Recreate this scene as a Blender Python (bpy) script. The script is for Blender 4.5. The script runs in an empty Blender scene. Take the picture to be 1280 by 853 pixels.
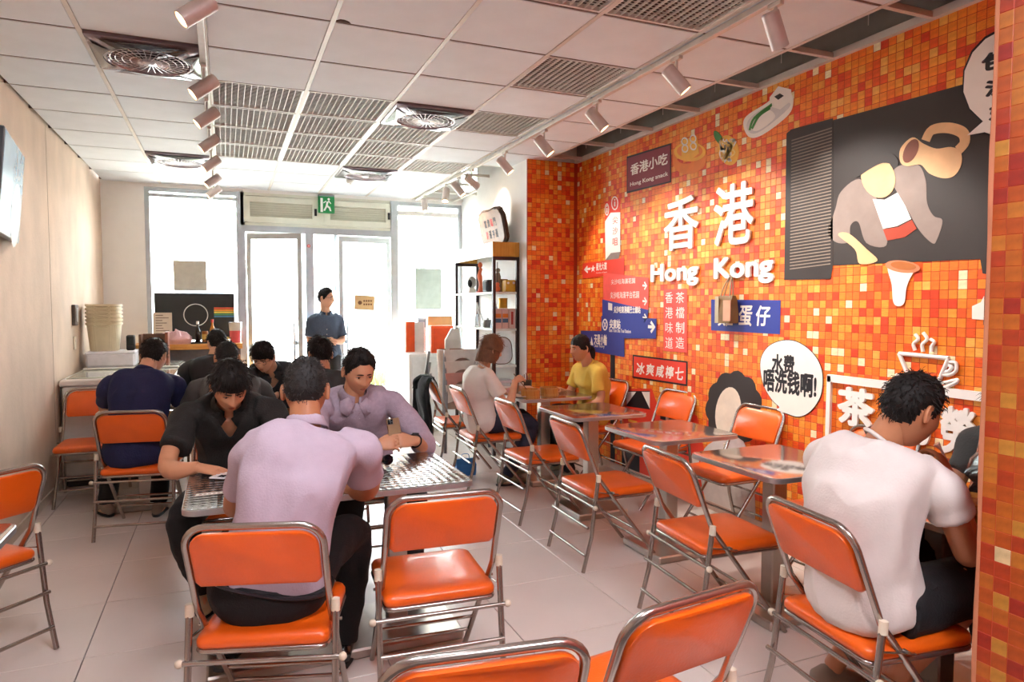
import bpy, bmesh, math, random
from mathutils import Vector as V, Matrix, noise
random.seed(11)
S = bpy.context.scene
COL = S.collection
PI = math.pi

# ---------------------------------------------------------------- camera, sky, big lights, exposure
H, YAW, PITCH = 1.509, math.radians(22.8), math.radians(-2.95)
cam_d = bpy.data.cameras.new('camera'); cam_d.lens = 24; cam_d.sensor_width = 36; cam_d.clip_start = 0.03
cam = bpy.data.objects.new('camera', cam_d); COL.objects.link(cam)
cam.location = (0, 0, H); cam.rotation_euler = (PI / 2 + PITCH, 0, -YAW)
S.camera = cam
S.view_settings.view_transform = 'Standard'; S.view_settings.look = 'None'
S.view_settings.exposure = 1.62; S.view_settings.gamma = 1; S.view_settings.use_curve_mapping = False
SKY_STRENGTH = 8.0
SPOT_W = 19.0
FILL_E = 17.0
world = bpy.data.worlds.new('sky'); S.world = world; world.use_nodes = True
bg = world.node_tree.nodes['Background']
bg.inputs[0].default_value = (0.84, 0.93, 1.0, 1); bg.inputs[1].default_value = SKY_STRENGTH
sun_d = bpy.data.lights.new('sun', 'SUN'); sun_d.energy = 6; sun_d.angle = math.radians(2); sun_d.color = (1, .96, .9)
sun = bpy.data.objects.new('sun', sun_d); COL.objects.link(sun); sun.location = (2, 20, 12)
sun.rotation_euler = (math.radians(35), math.radians(18), 0)

# ---------------------------------------------------------------- picking real positions through the calibrated lens
_f = V((math.sin(YAW) * math.cos(PITCH), math.cos(YAW) * math.cos(PITCH), math.sin(PITCH)))
_r = V((math.cos(YAW), -math.sin(YAW), 0)); _u = _r.cross(_f)
def _ray(x, y): return _r * ((x - 640) / 853.333) - _u * ((y - 426.5) / 853.333) + _f
def at(x, y, axis, val):
    d = _ray(x, y); o = (0, 0, H)[axis]
    return V((0, 0, H)) + d * ((val - o) / d[axis])
WX = 3.30           # printed wall
def wp(x, y):       # a point on the right wall
    p = at(x, y, 0, WX); return (p.y, p.z)

# ---------------------------------------------------------------- materials
def lin(c):
    if isinstance(c, str):
        c = c.lstrip('#'); c = [int(c[i:i + 2], 16) / 255 for i in (0, 2, 4)]
    return tuple((x / 12.92 if x <= .04045 else ((x + .055) / 1.055) ** 2.4) for x in c)
MATS = {}
def mat(name, col, rough=.5, metal=0., var=.08, scale=12., bump=0., bscale=60., stretch=(1, 1, 1), sheen=0, sss=0, coat=0, emit=0, spec=.5, alpha=1):
    if name in MATS: return MATS[name]
    m = bpy.data.materials.new(name); m.use_nodes = True; MATS[name] = m
    nt = m.node_tree; N = nt.nodes; L = nt.links; b = N['Principled BSDF']
    c = lin(col)
    b.inputs['Roughness'].default_value = rough; b.inputs['Metallic'].default_value = metal
    b.inputs['Specular IOR Level'].default_value = spec
    tc = N.new('ShaderNodeTexCoord'); mp = N.new('ShaderNodeMapping'); mp.inputs['Scale'].default_value = stretch
    L.new(tc.outputs['Object'], mp.inputs['Vector'])
    nz = N.new('ShaderNodeTexNoise'); nz.inputs['Scale'].default_value = scale; nz.inputs['Detail'].default_value = 4
    L.new(mp.outputs[0], nz.inputs['Vector'])
    rp = N.new('ShaderNodeValToRGB'); e = rp.color_ramp.elements
    e[0].position = .3; e[1].position = .7
    e[0].color = tuple(max(0, x * (1 - var)) for x in c) + (1,); e[1].color = tuple(min(1, x * (1 + var)) for x in c) + (1,)
    L.new(nz.outputs['Fac'], rp.inputs[0]); L.new(rp.outputs[0], b.inputs['Base Color'])
    if bump:
        n2 = N.new('ShaderNodeTexNoise'); n2.inputs['Scale'].default_value = bscale; n2.inputs['Detail'].default_value = 3
        L.new(mp.outputs[0], n2.inputs['Vector'])
        bp = N.new('ShaderNodeBump'); bp.inputs['Strength'].default_value = bump; bp.inputs['Distance'].default_value = .01
        L.new(n2.outputs['Fac'], bp.inputs['Height']); L.new(bp.outputs[0], b.inputs['Normal'])
    if sheen: b.inputs['Sheen Weight'].default_value = sheen
    if sss:
        b.inputs['Subsurface Weight'].default_value = sss; b.inputs['Subsurface Radius'].default_value = (.01, .004, .002)
    if coat: b.inputs['Coat Weight'].default_value = coat; b.inputs['Coat Roughness'].default_value = .1
    if emit:
        b.inputs['Emission Color'].default_value = c + (1,); b.inputs['Emission Strength'].default_value = emit
    return m
def wood(name, c1, c2, scale=6, axis=(1, 12, 12), rough=.45):
    if name in MATS: return MATS[name]
    m = mat(name, c1, rough, 0, .1, scale, .1, 40, axis)
    rp = [n for n in m.node_tree.nodes if n.type == 'VALTORGB'][0]
    rp.color_ramp.elements[0].color = lin(c1) + (1,); rp.color_ramp.elements[1].color = lin(c2) + (1,)
    return m
def glass(name, tint=(1, 1, 1), k=.08):
    if name in MATS: return MATS[name]
    m = bpy.data.materials.new(name); m.use_nodes = True; MATS[name] = m
    nt = m.node_tree; N = nt.nodes; L = nt.links; N.clear()
    o = N.new('ShaderNodeOutputMaterial'); mx = N.new('ShaderNodeMixShader'); t = N.new('ShaderNodeBsdfTransparent'); g = N.new('ShaderNodeBsdfGlossy')
    t.inputs[0].default_value = tint + (1,); g.inputs['Roughness'].default_value = .02
    fr = N.new('ShaderNodeFresnel'); fr.inputs[0].default_value = 1.25
    L.new(fr.outputs[0], mx.inputs[0]); L.new(t.outputs[0], mx.inputs[1]); L.new(g.outputs[0], mx.inputs[2]); L.new(mx.outputs[0], o.inputs[0])
    return m

# ---------------------------------------------------------------- mesh helper
class MB:
    def __init__(s): s.v = []; s.f = []; s.mi = []
    def add(s, vs, fs, mi=0):
        n = len(s.v); s.v += [tuple(v) for v in vs]; s.f += [tuple(i + n for i in f) for f in fs]; s.mi += [mi] * len(fs); return s
    def box(s, x0, x1, y0, y1, z0, z1, mi=0, M=None):
        vs = [V((x, y, z)) for x in (x0, x1) for y in (y0, y1) for z in (z0, z1)]
        if M: vs = [M @ v for v in vs]
        return s.add(vs, [(0, 1, 3, 2), (4, 6, 7, 5), (0, 4, 5, 1), (2, 3, 7, 6), (0, 2, 6, 4), (1, 5, 7, 3)], mi)
    def bbox(s, x0, x1, y0, y1, z0, z1, b=.004, mi=0, M=None):    # box with chamfered edges
        vs = []; fs = []
        for (z, k) in ((z0, b), (z0 + b, 0), (z1 - b, 0), (z1, b)):
            vs += [(x0 + k, y0 + b, z), (x0 + b, y0 + k, z), (x1 - b, y0 + k, z), (x1 - k, y0 + b, z), (x1 - k, y1 - b, z), (x1 - b, y1 - k, z), (x0 + b, y1 - k, z), (x0 + k, y1 - b, z)]
        for r in range(3):
            for i in range(8):
                j = (i + 1) % 8; fs.append((r * 8 + i, r * 8 + j, r * 8 + 8 + j, r * 8 + 8 + i))
        fs += [tuple(range(7, -1, -1)), tuple(range(24, 32))]
        if M: vs = [M @ V(v) for v in vs]
        return s.add(vs, fs, mi)
    def rings(s, rs, mi=0, cap=True, closed=False):   # list of rings, same count
        n = len(rs[0]); vs = [p for r in rs for p in r]; fs = []
        m = len(rs)
        for a in range(m if closed else m - 1):
            b = (a + 1) % m
            for i in range(n):
                j = (i + 1) % n; fs.append((a * n + i, a * n + j, b * n + j, b * n + i))
        if cap and not closed: fs += [tuple(range(n - 1, -1, -1)), tuple((m - 1) * n + i for i in range(n))]
        return s.add(vs, fs, mi)
    def tube(s, pts, rad, n=10, mi=0, closed=False, flat=1.0, up=None, cap=True):
        pts = [V(p) for p in pts]; m = len(pts)
        rad = rad if isinstance(rad, (list, tuple)) else [rad] * m
        rs = []; prev = None
        for i, p in enumerate(pts):
            if closed: t = pts[(i + 1) % m] - pts[i - 1]
            else: t = pts[min(i + 1, m - 1)] - pts[max(i - 1, 0)]
            t = t.normalized() if t.length > 1e-9 else V((0, 0, 1))
            a = up if up is not None else prev
            if a is None: a = V((0, 0, 1)) if abs(t.z) < .9 else V((0, 1, 0))
            a = V(a); x = a - t * a.dot(t)
            if x.length < 1e-4: x = V((1, 0, 0)) - t * t.x
            if x.length < 1e-4: x = V((0, 1, 0)) - t * t.y
            x.normalize(); y = t.cross(x); prev = x
            r = rad[i]
            rs.append([p + x * (math.cos(2 * PI * k / n) * r * flat) + y * (math.sin(2 * PI * k / n) * r) for k in range(n)])
        return s.rings(rs, mi, cap, closed)
    def cyl(s, p0, p1, r0, r1=None, n=16, mi=0): return s.tube([p0, p1], [r0, r0 if r1 is None else r1], n, mi)
    def lathe(s, prof, c=(0, 0, 0), n=24, mi=0, M=None, cap=True):  # profile (r,z)
        c = V(c); rs = []
        for r, z in prof:
            ring = [V((r * math.cos(2 * PI * k / n), r * math.sin(2 * PI * k / n), z)) for k in range(n)]
            rs.append([(M @ q if M else q) + c for q in ring])
        return s.rings(rs, mi, cap)
    def sph(s, c, rx, ry=None, rz=None, n=14, m=9, mi=0, M=None):
        ry = ry or rx; rz = rz or rx; c = V(c); rs = []
        for j in range(m):
            a = -PI / 2 + PI * (j + .04) / (m - 1 + .08) if 0 else -PI / 2 + PI * (j + .15) / (m - .7)
            ring = [V((rx * math.cos(a) * math.cos(2 * PI * k / n), ry * math.cos(a) * math.sin(2 * PI * k / n), rz * math.sin(a))) for k in range(n)]
            rs.append([(M @ q if M else q) + c for q in ring])
        return s.rings(rs, mi)
    def prism(s, poly, M, d0, d1, mi=0):   # polygon in local xy, extruded local z d0..d1, through matrix M
        n = len(poly)
        vs = [M @ V((x, y, d0)) for x, y in poly] + [M @ V((x, y, d1)) for x, y in poly]
        fs = [tuple(range(n - 1, -1, -1)), tuple(range(n, 2 * n))] + [(i, (i + 1) % n, n + (i + 1) % n, n + i) for i in range(n)]
        return s.add(vs, fs, mi)
    def mesh(s, name, mats, smooth=40):
        me = bpy.data.meshes.new(name); me.from_pydata(s.v, [], s.f)
        for m in (mats if isinstance(mats, (list, tuple)) else [mats]): me.materials.append(m)
        if any(s.mi): me.polygons.foreach_set('material_index', s.mi)
        bm = bmesh.new(); bm.from_mesh(me); bmesh.ops.recalc_face_normals(bm, faces=bm.faces); bm.to_mesh(me); bm.free()
        if smooth:
            me.polygons.foreach_set('use_smooth', [True] * len(me.polygons))
            me.set_sharp_from_angle(angle=math.radians(smooth))
        return me
    def obj(s, name, mats, parent=None, smooth=40, loc=None, label=None, kind=None):
        o = bpy.data.objects.new(name, s.mesh(name, mats, smooth)); COL.objects.link(o)
        if parent is not None: o.parent = parent
        if loc is not None: o.location = loc
        if label: o['label'] = label
        if kind: o['kind'] = kind
        return o
def link(name, me, parent=None, loc=None, label=None, kind=None):
    o = bpy.data.objects.new(name, me); COL.objects.link(o)
    if parent is not None: o.parent = parent
    if loc is not None: o.location = loc
    if label: o['label'] = label
    if kind: o['kind'] = kind
    return o
def thing(name, label, cat, loc=(0, 0, 0), rotz=0, group=None):
    o = bpy.data.objects.new(name, None); COL.objects.link(o); o.location = loc; o.rotation_euler = (0, 0, rotz)
    o.empty_display_size = .1
    return tag(o, label, cat, group)
def tag(o, label, cat, group=None):
    o['label'] = label; o['category'] = cat
    if group: o['group'] = group
    return o
def struct(o): o['kind'] = 'structure'; return o
def copy_tree(o, parent=None):
    c = o.copy(); COL.objects.link(c)
    if parent is not None: c.parent = parent
    for ch in list(o.children): copy_tree(ch, c)
    return c
def kids(o):
    return [c for c in bpy.data.objects if c.parent is o]
bpy_children = {}
def cat_spline(pts, k=6, closed=False):
    pts = [V(p) for p in pts]; n = len(pts); out = []
    rng = range(n if closed else n - 1)
    for i in rng:
        if closed: a, b, c, d = pts[i - 1], pts[i], pts[(i + 1) % n], pts[(i + 2) % n]
        else: a, b, c, d = pts[max(i - 1, 0)], pts[i], pts[i + 1], pts[min(i + 2, n - 1)]
        for j in range(k):
            t = j / k
            out.append(.5 * ((2 * b) + (c - a) * t + (2 * a - 5 * b + 4 * c - d) * t * t + (3 * b - a - 3 * c + d) * t ** 3))
    if not closed: out.append(pts[-1])
    return out

# ---------------------------------------------------------------- lettering
_fc = bpy.data.curves.new('lettering', 'FONT'); _fo = bpy.data.objects.new('lettering', _fc); COL.objects.link(_fo)
def text_mesh(body, bold=0.0, depth=.02, shear=0):
    """Mesh of the text, normalised to the box x 0..1, y 0..1, depth along z (0..depth)."""
    _fc.body = body; _fc.offset = 0; _fc.extrude = .5; _fc.resolution_u = 3; _fc.shear = shear
    _fo.update_tag(); bpy.context.view_layer.update()
    dg = bpy.context.evaluated_depsgraph_get()
    me = bpy.data.meshes.new_from_object(_fo.evaluated_get(dg))
    if bold:        # heavier strokes: overlaid copies shifted around a small circle
        b = MB(); vs = [v.co.copy() for v in me.vertices]; fs = [tuple(p.vertices) for p in me.polygons]
        for i in range(8): o_ = V((bold * math.cos(i * PI / 4), bold * math.sin(i * PI / 4), -.001 * i)); b.add([v + o_ for v in vs], fs)
        bpy.data.meshes.remove(me); me = bpy.data.meshes.new('lettering'); me.from_pydata(b.v, [], b.f)
    xs = [v.co.x for v in me.vertices]; ys = [v.co.y for v in me.vertices]
    x0, x1, y0, y1 = min(xs), max(xs), min(ys), max(ys)
    for v in me.vertices:
        v.co = V(((v.co.x - x0) / (x1 - x0), (v.co.y - y0) / (y1 - y0), (v.co.z + .5) * depth))
    return me
def text_on(name, body, M, w, h, m, depth=.003, bold=0., parent=None, label=None, shear=0):
    """Place text: M maps (x right, y up, z out of the surface); box w x h with its lower left at M's origin."""
    me = text_mesh(body, bold, depth, shear)
    me.transform(M @ Matrix.Diagonal((w, h, 1, 1)))
    me.materials.clear(); me.materials.append(m)
    return link(name, me, parent, label=label)
# frame of the right wall: x -> -Y, y -> Z, z -> -X
def wall_M(y, z, d=0.): return Matrix(((0, 0, -1, WX - d), (-1, 0, 0, y), (0, 1, 0, z), (0, 0, 0, 1)))
WM = wall_M(0, 0)
def wpoly(name, pts, m, layer=1, parent=None, smooth=False, label=None, k=5, thick=.0012):
    """Flat print on the right wall: outline traced where it stands on the wall."""
    w = [wp(*p) for p in pts]
    if smooth: w = [(q.x, q.y) for q in cat_spline([(a, b, 0) for a, b in w], k, True)]
    poly = [(-y, z) for y, z in w]
    b = MB(); d = .0022 + .0013 * layer
    b.prism(poly, WM, d, d + thick)
    me = b.mesh(name, m, 0)
    bm = bmesh.new(); bm.from_mesh(me); bmesh.ops.triangulate(bm, faces=[f for f in bm.faces if len(f.verts) > 4]); bm.to_mesh(me); bm.free()
    return link(name, me, parent, label=label)
def wstroke(b, pts, w, layer=2, thick=.0012, closed=False, k=5, smooth=True):
    """Ribbon of constant width on the right wall added to MB b."""
    q = [V((-y, z, 0)) for y, z in (wp(*p) for p in pts)]
    if smooth and len(q) > 2: q = cat_spline(q, k, closed)
    d = .0022 + .0013 * layer; n = len(q); L = []; R = []
    for i in range(n):
        t = (q[(i + 1) % n] - q[i - 1]) if closed else q[min(i + 1, n - 1)] - q[max(i - 1, 0)]
        t.normalize(); nn = V((-t.y, t.x, 0)) * (w / 2); L.append(q[i] + nn); R.append(q[i] - nn)
    vs = []
    for i in range(n):
        for (p, dd) in ((L[i], d), (R[i], d), (R[i], d + thick), (L[i], d + thick)): vs.append(WM @ V((p.x, p.y, dd)))
    fs = []
    for i in range(n if closed else n - 1):
        j = (i + 1) % n
        for a in range(4): fs.append((i * 4 + a, i * 4 + (a + 1) % 4, j * 4 + (a + 1) % 4, j * 4 + a))
    if not closed: fs += [(0, 1, 2, 3), tuple((n - 1) * 4 + a for a in (3, 2, 1, 0))]
    return b.add(vs, fs)
def wtext(name, body, p_bl, p_tr, m, layer=2, bold=0., parent=None, depth=.0012, shear=0, label=None):
    """Text on the right wall between lower-left and upper-right points of the wall."""
    (y0, z0), (y1, z1) = wp(*p_bl), wp(*p_tr)
    return text_on(name, body, wall_M(y0, z0, .0022 + .0013 * layer), abs(y0 - y1), z1 - z0, m, depth, bold, parent, label, shear)
# ================================================================ THE ROOM
LX, BY, CZ, RY = -1.28, 9.1, 2.94, -3.6      # left wall, street front, ceiling, rear end behind the camera
PX, PY = 2.05, 1.30                          # mosaic pier beside the camera
AX, AY = 2.75, 6.15                          # white column: its face and the mosaic end wall
T = .6
M_plaster = mat('plaster', '#cdb59f', .85, 0, .1, 4, .25, 60, (1, 1, .6))
M_white = mat('white paint', '#f1f0ec', .6, 0, .02, 6)
M_panel = mat('ceiling board', '#e4e9ed', .8, 0, .03, 5, .12, 200)
M_bar = mat('grid bar', '#d9d2ca', .5, .1, .04)
M_conc = mat('raw concrete', '#8f8a82', .9, 0, .15, 4, .3, 30)
M_tile = mat('porcelain tile', '#dccfc6', .26, 0, .035, 2.2, .03, 14, spec=.5)
M_grout = mat('grout', '#5d534d', .9)
M_alu = mat('aluminium', '#b9c0c4', .35, .75, .05)
M_cream = mat('cream louvre paint', '#dfe0cf', .5, 0, .03)
M_glass = glass('window glass')

# floor: slab and one object per tile, joints open between them
b = MB(); b.box(LX - .1, WX + .1, RY - .1, BY + .15, -.12, -.012); floor = struct(b.obj('floor', M_grout, smooth=0))
tm = MB().bbox(-.2978, .2978, -.2978, .2978, -.012, 0, .0015).mesh('tile', M_tile, 0)
for i in range(-2, 8):
    for j in range(-4, 12):
        x0, y0 = -.587 + T * i, 3.337 + T * j
        x1, y1 = min(x0 + T, WX), min(y0 + T, BY - .05); xa, ya = max(x0, LX), max(y0, RY)
        if x1 - xa < .03 or y1 - ya < .03: continue
        if x1 - x0 > .599 and y1 - y0 > .599 and xa == x0: link('tile', tm, floor, ((x0 + T / 2), (y0 + T / 2), 0))
        else: MB().bbox(xa + .0015, x1 - .0015, ya + .0015, y1 - .0015, -.012, 0, .0015).obj('tile', M_tile, floor, 0)

# shell
def wall(name, x0, x1, y0, y1, z0, z1, m): return struct(MB().box(x0, x1, y0, y1, z0, z1).obj(name, m, smooth=0))
SL = 3.45
wl = wall('wall_left', LX - .12, LX, RY, BY + .1, -.012, SL, M_plaster)
wall('wall_rear', LX, PX, RY - .12, RY, -.012, SL, M_white)
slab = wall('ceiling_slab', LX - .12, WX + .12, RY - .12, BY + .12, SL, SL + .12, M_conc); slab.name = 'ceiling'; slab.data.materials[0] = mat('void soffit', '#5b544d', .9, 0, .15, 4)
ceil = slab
# left wall: panel seams of the board cladding
for y in (6.48, 4.05):
    MB().box(LX - .002, LX + .0015, y - .004, y + .004, 0, CZ).obj('panel_seam', mat('seam shadow gap', '#b09f8d', .9), wl, 0)
MB().box(LX, LX + .012, RY, BY, 0, .07).obj('skirting', mat('skirting', '#c9b7a4', .6), wl, 0)

# ceiling grid: bars, boards
bar = MB()
xs = [LX] + [.5315 + T * k for k in range(-2, 5)] + [WX]
for k, x in enumerate(xs[1:-1]):
    MB().box(x - .012, x + .012, RY, BY, CZ - .002, CZ + .03).obj('grid_bar', M_bar, ceil, 0)
rows = [3.596 + T * j for j in range(-12, 10)]
for y in rows:
    if y < BY and y > RY: 
        MB().box(LX, 2.92 if y < AY + .2 else 2.33, y - .009, y + .009, CZ + .003, CZ + .028).obj('grid_bar', mat('shadow joint bar', '#6b5a50', .8), ceil, 0)  # dark bar colour stands in for the shadow gap between boards
        if y > AY + .2: MB().box(2.34, 2.75 if y < 7.6 else 3.05, y - .012, y + .012, CZ - .002, CZ + .028).obj('grid_bar', M_bar, ceil, 0)
        if y < AY: MB().box(2.94, WX, y - .013, y + .013, CZ - .002, CZ + .028).obj('grid_bar', M_bar, ceil, 0)
pm_ = MB().bbox(-.286, .286, -.289, .289, 0, .014, .002).mesh('panel', M_panel, 0)
fans = {(-2, 1), (-2, 6), (1, 2), (1, 6)}
grates = {(-1, 2), (-1, 3), (-1, 4), (-1, 5), (0, 2), (0, 3), (0, 4), (0, 5), (1, 3), (1, 4), (1, 5), (2, 0), (2, 2), (2, 5), (1, -2), (2, -2)}
fill_cells = {(-1, -4), (0, -7), (1, -7)}
for k in range(-3, 5):
    for j in range(-12, 10):
        x = .5315 + T * k + T / 2; y = 3.596 + T * j + T / 2
        if y - T / 2 < RY or y - T / 2 > BY - .05 or (k, j) in fans or (k, j) in grates or (k, j) in fill_cells: continue
        if k == 4: continue                                  # the strip of open cells along the printed wall
        if k == 3 and y > AY + .2: continue
        if y + T / 2 > BY:
            MB().bbox(x - .286, x + .286, y - .289, BY - .002, CZ, CZ + .014, .002).obj('panel', M_panel, ceil, 0); continue
        if (k, j) == (0, -1):      # board with a broken corner beside the track
            q = [(-.286, -.289), (.286, -.289), (.286, .289), (-.21, .289), (-.225, .265), (-.25, .25), (-.27, .252), (-.286, .27)]
            MB().prism(q, Matrix.Translation((x, y, CZ)), 0, .014).obj('panel', M_panel, ceil, 0); continue
        link('panel', pm_, ceil, (x, y, CZ))
# open egg-crate grilles
g = MB()
g.box(-.288, .288, -.288, -.276, 0, .02); g.box(-.288, .288, .276, .288, 0, .02); g.box(-.288, -.276, -.276, .276, 0, .02); g.box(.276, .288, -.276, .276, 0, .02)
for i in range(13):
    x = -.276 + .552 * (i + 1) / 14; g.box(x - .0017, x + .0017, -.276, .276, .002, .016)
for i in range(22):
    y = -.276 + .552 * (i + 1) / 23; g.box(-.276, .276, y - .001, y + .001, .008, .011)
gm = g.mesh('grille', mat('grille white', '#e9e6e0', .45, .1), 0)
for (k, j) in sorted(grates): link('grille', gm, ceil, (.5315 + T * k + T / 2, 3.596 + T * j + T / 2, CZ + .001))
# dark service void above the grilles: duct and cross beams
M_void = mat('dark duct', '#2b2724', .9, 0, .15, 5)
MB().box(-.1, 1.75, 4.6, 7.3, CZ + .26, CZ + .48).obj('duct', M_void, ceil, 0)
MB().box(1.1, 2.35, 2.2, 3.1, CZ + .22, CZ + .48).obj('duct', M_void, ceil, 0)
MB().box(2.9, WX, 2.9, 3.15, CZ + .2, SL).obj('beam', M_conc, ceil, 0)
MB().box(2.9, WX, 4.9, 5.1, CZ + .2, SL).obj('beam', M_conc, ceil, 0)
# upright hanger wires in the open cells
for y in [3.596 + T * j for j in range(-2, 5)]:
    MB().cyl((3.1, y + .22, CZ + .02), (3.1, y + .22, SL), .0025, n=6).obj('hanger', M_bar, ceil)
MB().box(WX - .035, WX, PY, AY, CZ - .004, CZ + .035).obj('edge_trim', M_bar, ceil, 0)

# fan units in the ceiling
M_fan = mat('fan silver lilac', '#9a8f98', .22, .55, .05); M_fand = mat('fan smoky', '#3d373e', .15, .4, .05); M_fanl = mat('fan ring', '#cfc8cc', .2, .5)
def fan(k, j, label):
    t = thing('ceiling_fan', label, 'fan', (.5315 + T * k + T / 2, 3.596 + T * j + T / 2, CZ), 0, 'recessed ceiling fans')
    h = MB()   # square bezel with round opening: rings morph from square to circle
    def ring(r, sq, z, n=48):
        out = []
        for i in range(n):
            a = 2 * PI * i / n + PI / 4; c, s_ = math.cos(a), math.sin(a); q = 1 / max(abs(c), abs(s_))
            rr = r * ((1 - sq) + sq * q); out.append((rr * c, rr * s_, z))
        return out
    h.rings([ring(.286, 1, .012), ring(.286, 1, -.012), ring(.276, .95, -.02), ring(.25, .45, -.03), ring(.228, 0, -.038), ring(.214, 0, -.038), ring(.207, 0, -.024), ring(.204, 0, .02)], cap=False)
    h.obj('bezel', M_fan, t, 50)
    for q in range(4):                   # smoky corner lenses
        l = MB(); R4 = Matrix.Rotation(q * PI / 2, 4, 'Z'); poly = []
        for i in range(9): a = -PI / 4 * .86 + PI / 2 * .86 * i / 8; poly.append((.231 * math.cos(a), .231 * math.sin(a)))
        top = [(.272, .215), (.276, .1), (.277, 0), (.276, -.1), (.272, -.215)]
        l.add([R4 @ V((x, y, -.042)) for x, y in poly] + [R4 @ V((x, y, -.03)) for x, y in top], [tuple(range(9)) + tuple(range(9, 14))])
        l.obj('lens', M_fand, t, 0)
    r = MB()
    for rr in (.06, .1, .14, .175, .2): r.tube([(rr * math.cos(a), rr * math.sin(a), -.04 + .05 * rr) for a in [2 * PI * i / 28 for i in range(28)]], .0022, 6, closed=True)
    for i in range(30):
        a = 2 * PI * i / 30; r.tube([(.03 * math.cos(a), .03 * math.sin(a), -.04), (.208 * math.cos(a + .25), .208 * math.sin(a + .25), -.03)], .002, 5)
    r.obj('guard', M_fanl, t)
    MB().lathe([(.034, -.02), (.036, -.04), (.028, -.045), (.002, -.046)], n=20).obj('hub', M_fanl, t)
    w = MB()
    for i in range(7):
        a = 2 * PI * i / 7
        w.add([(.03 * math.cos(a), .03 * math.sin(a), -.02), (.03 * math.cos(a + .5), .03 * math.sin(a + .5), -.005), (.195 * math.cos(a + .62), .195 * math.sin(a + .62), .01), (.195 * math.cos(a), .195 * math.sin(a), -.01)], [(0, 1, 2, 3)])
    w.obj('blades', M_fand, t, 0)
    MB().lathe([(.21, .02), (.21, .16), (.001, .16)], n=24, cap=False).obj('housing', M_fand, t)
    return t
fan(-2, 1, 'square silver ceiling fan nearest the left wall, before the first window')
fan(-2, 6, 'square silver ceiling fan far down the left side near the window')
fan(1, 2, 'square silver ceiling fan beside the mesh grilles in mid ceiling')
fan(1, 6, 'square silver ceiling fan far off above the door, past the grilles')

# fill panels added in the unseen ceiling behind the camera to brighten the front
for n_, (k, j) in enumerate(sorted(fill_cells)):
    t = thing('fill_panel', ['added unseen fill light panel over the left aisle', 'added unseen fill light panel over the middle, rear', 'added unseen fill light panel nearest the pier'][n_], 'light', (.5315 + T * k + T / 2, 3.596 + T * j + T / 2, CZ))
    MB().bbox(-.286, .286, -.286, .286, 0, .02).obj('housing', M_white, t, 0)
    MB().box(-.27, .27, -.27, .27, -.003, -.0005).obj('diffuser', mat('fill diffuser', '#f4f5ff', .5, emit=FILL_E), t, 0)

# ---------------------------------------------------------------- street front
M_fr = M_alu
def framebox(b, x0, x1, z0, z1, w=.05, y0=BY - .03, y1=BY + .03):
    b.box(x0, x1, y0, y1, z1 - w, z1); b.box(x0, x1, y0, y1, z0, z0 + w); b.box(x0, x0 + w, y0, y1, z0 + w, z1 - w); b.box(x1 - w, x1, y0, y1, z0 + w, z1 - w); return b
wall('wall_back_left', LX, -.84, BY - .05, BY + .1, -.012, CZ + .05, M_white)
wall('wall_back_top', -.84, 3.05, BY - .05, BY + .1, 2.9, SL, M_white)
# left shop window with low sill
w1 = struct(framebox(MB(), -.84, .2, .05, 2.9, .05).obj('window_1', M_fr, smooth=0))
MB().box(-.79, .15, BY - .005, BY + .005, .1, 2.85).obj('pane', M_glass, w1, 0)
MB().box(-.79, .15, BY - .03, BY + .0, 2.79, 2.83).obj('blind_rail', M_fr, w1, 0)
# right shop window
w2 = struct(framebox(MB(), 2.1, 3.05, .05, 2.9, .05).obj('window_2', M_fr, smooth=0))
MB().box(2.15, 3.0, BY - .005, BY + .005, .1, 2.85).obj('pane', M_glass, w2, 0)
MB().box(2.15, 3.0, BY - .035, BY + .0, .5, .53).obj('glazing_bar', M_fr, w2, 0)
MB().box(2.15, 3.0, BY - .05, BY + .0, 2.72, 2.78).obj('blind_rail', M_white, w2, 0)
# louvred transom over the doors
tr = struct(framebox(MB(), .2, 2.1, 2.5, 2.9, .035, BY - .05, BY + .03).obj('window_3', M_cream, smooth=0))
for (x0, x1) in ((.24, 1.12), (1.2, 2.06)):
    fb = framebox(MB(), x0, x1, 2.54, 2.86, .07, BY - .06, BY + .02).obj('louvre_frame', M_cream, tr, 0)
    MB().box(x0 + .06, x1 - .06, BY + .015, BY + .025, 2.6, 2.8).obj('light_block', M_cream, fb, 0)  # opaque sheet added behind the slats to block sky light
    for i in range(7):
        z = 2.615 + i * .028
        MB().box(x0 + .07, x1 - .07, -.016, .016, -.0022, .0022, M=Matrix.Translation((0, BY - .02, z)) @ Matrix.Rotation(-.9, 4, 'X')).obj('slat', M_cream, fb, 0)
    MB().bbox(x1 - .045, x1 - .015, BY - .075, BY - .06, 2.65, 2.74).obj('latch', mat('black plastic', '#17171a', .4), fb, 0)
MB().box(1.12, 1.2, BY - .055, BY + .02, 2.54, 2.86).obj('mullion', M_cream, tr, 0)
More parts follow.
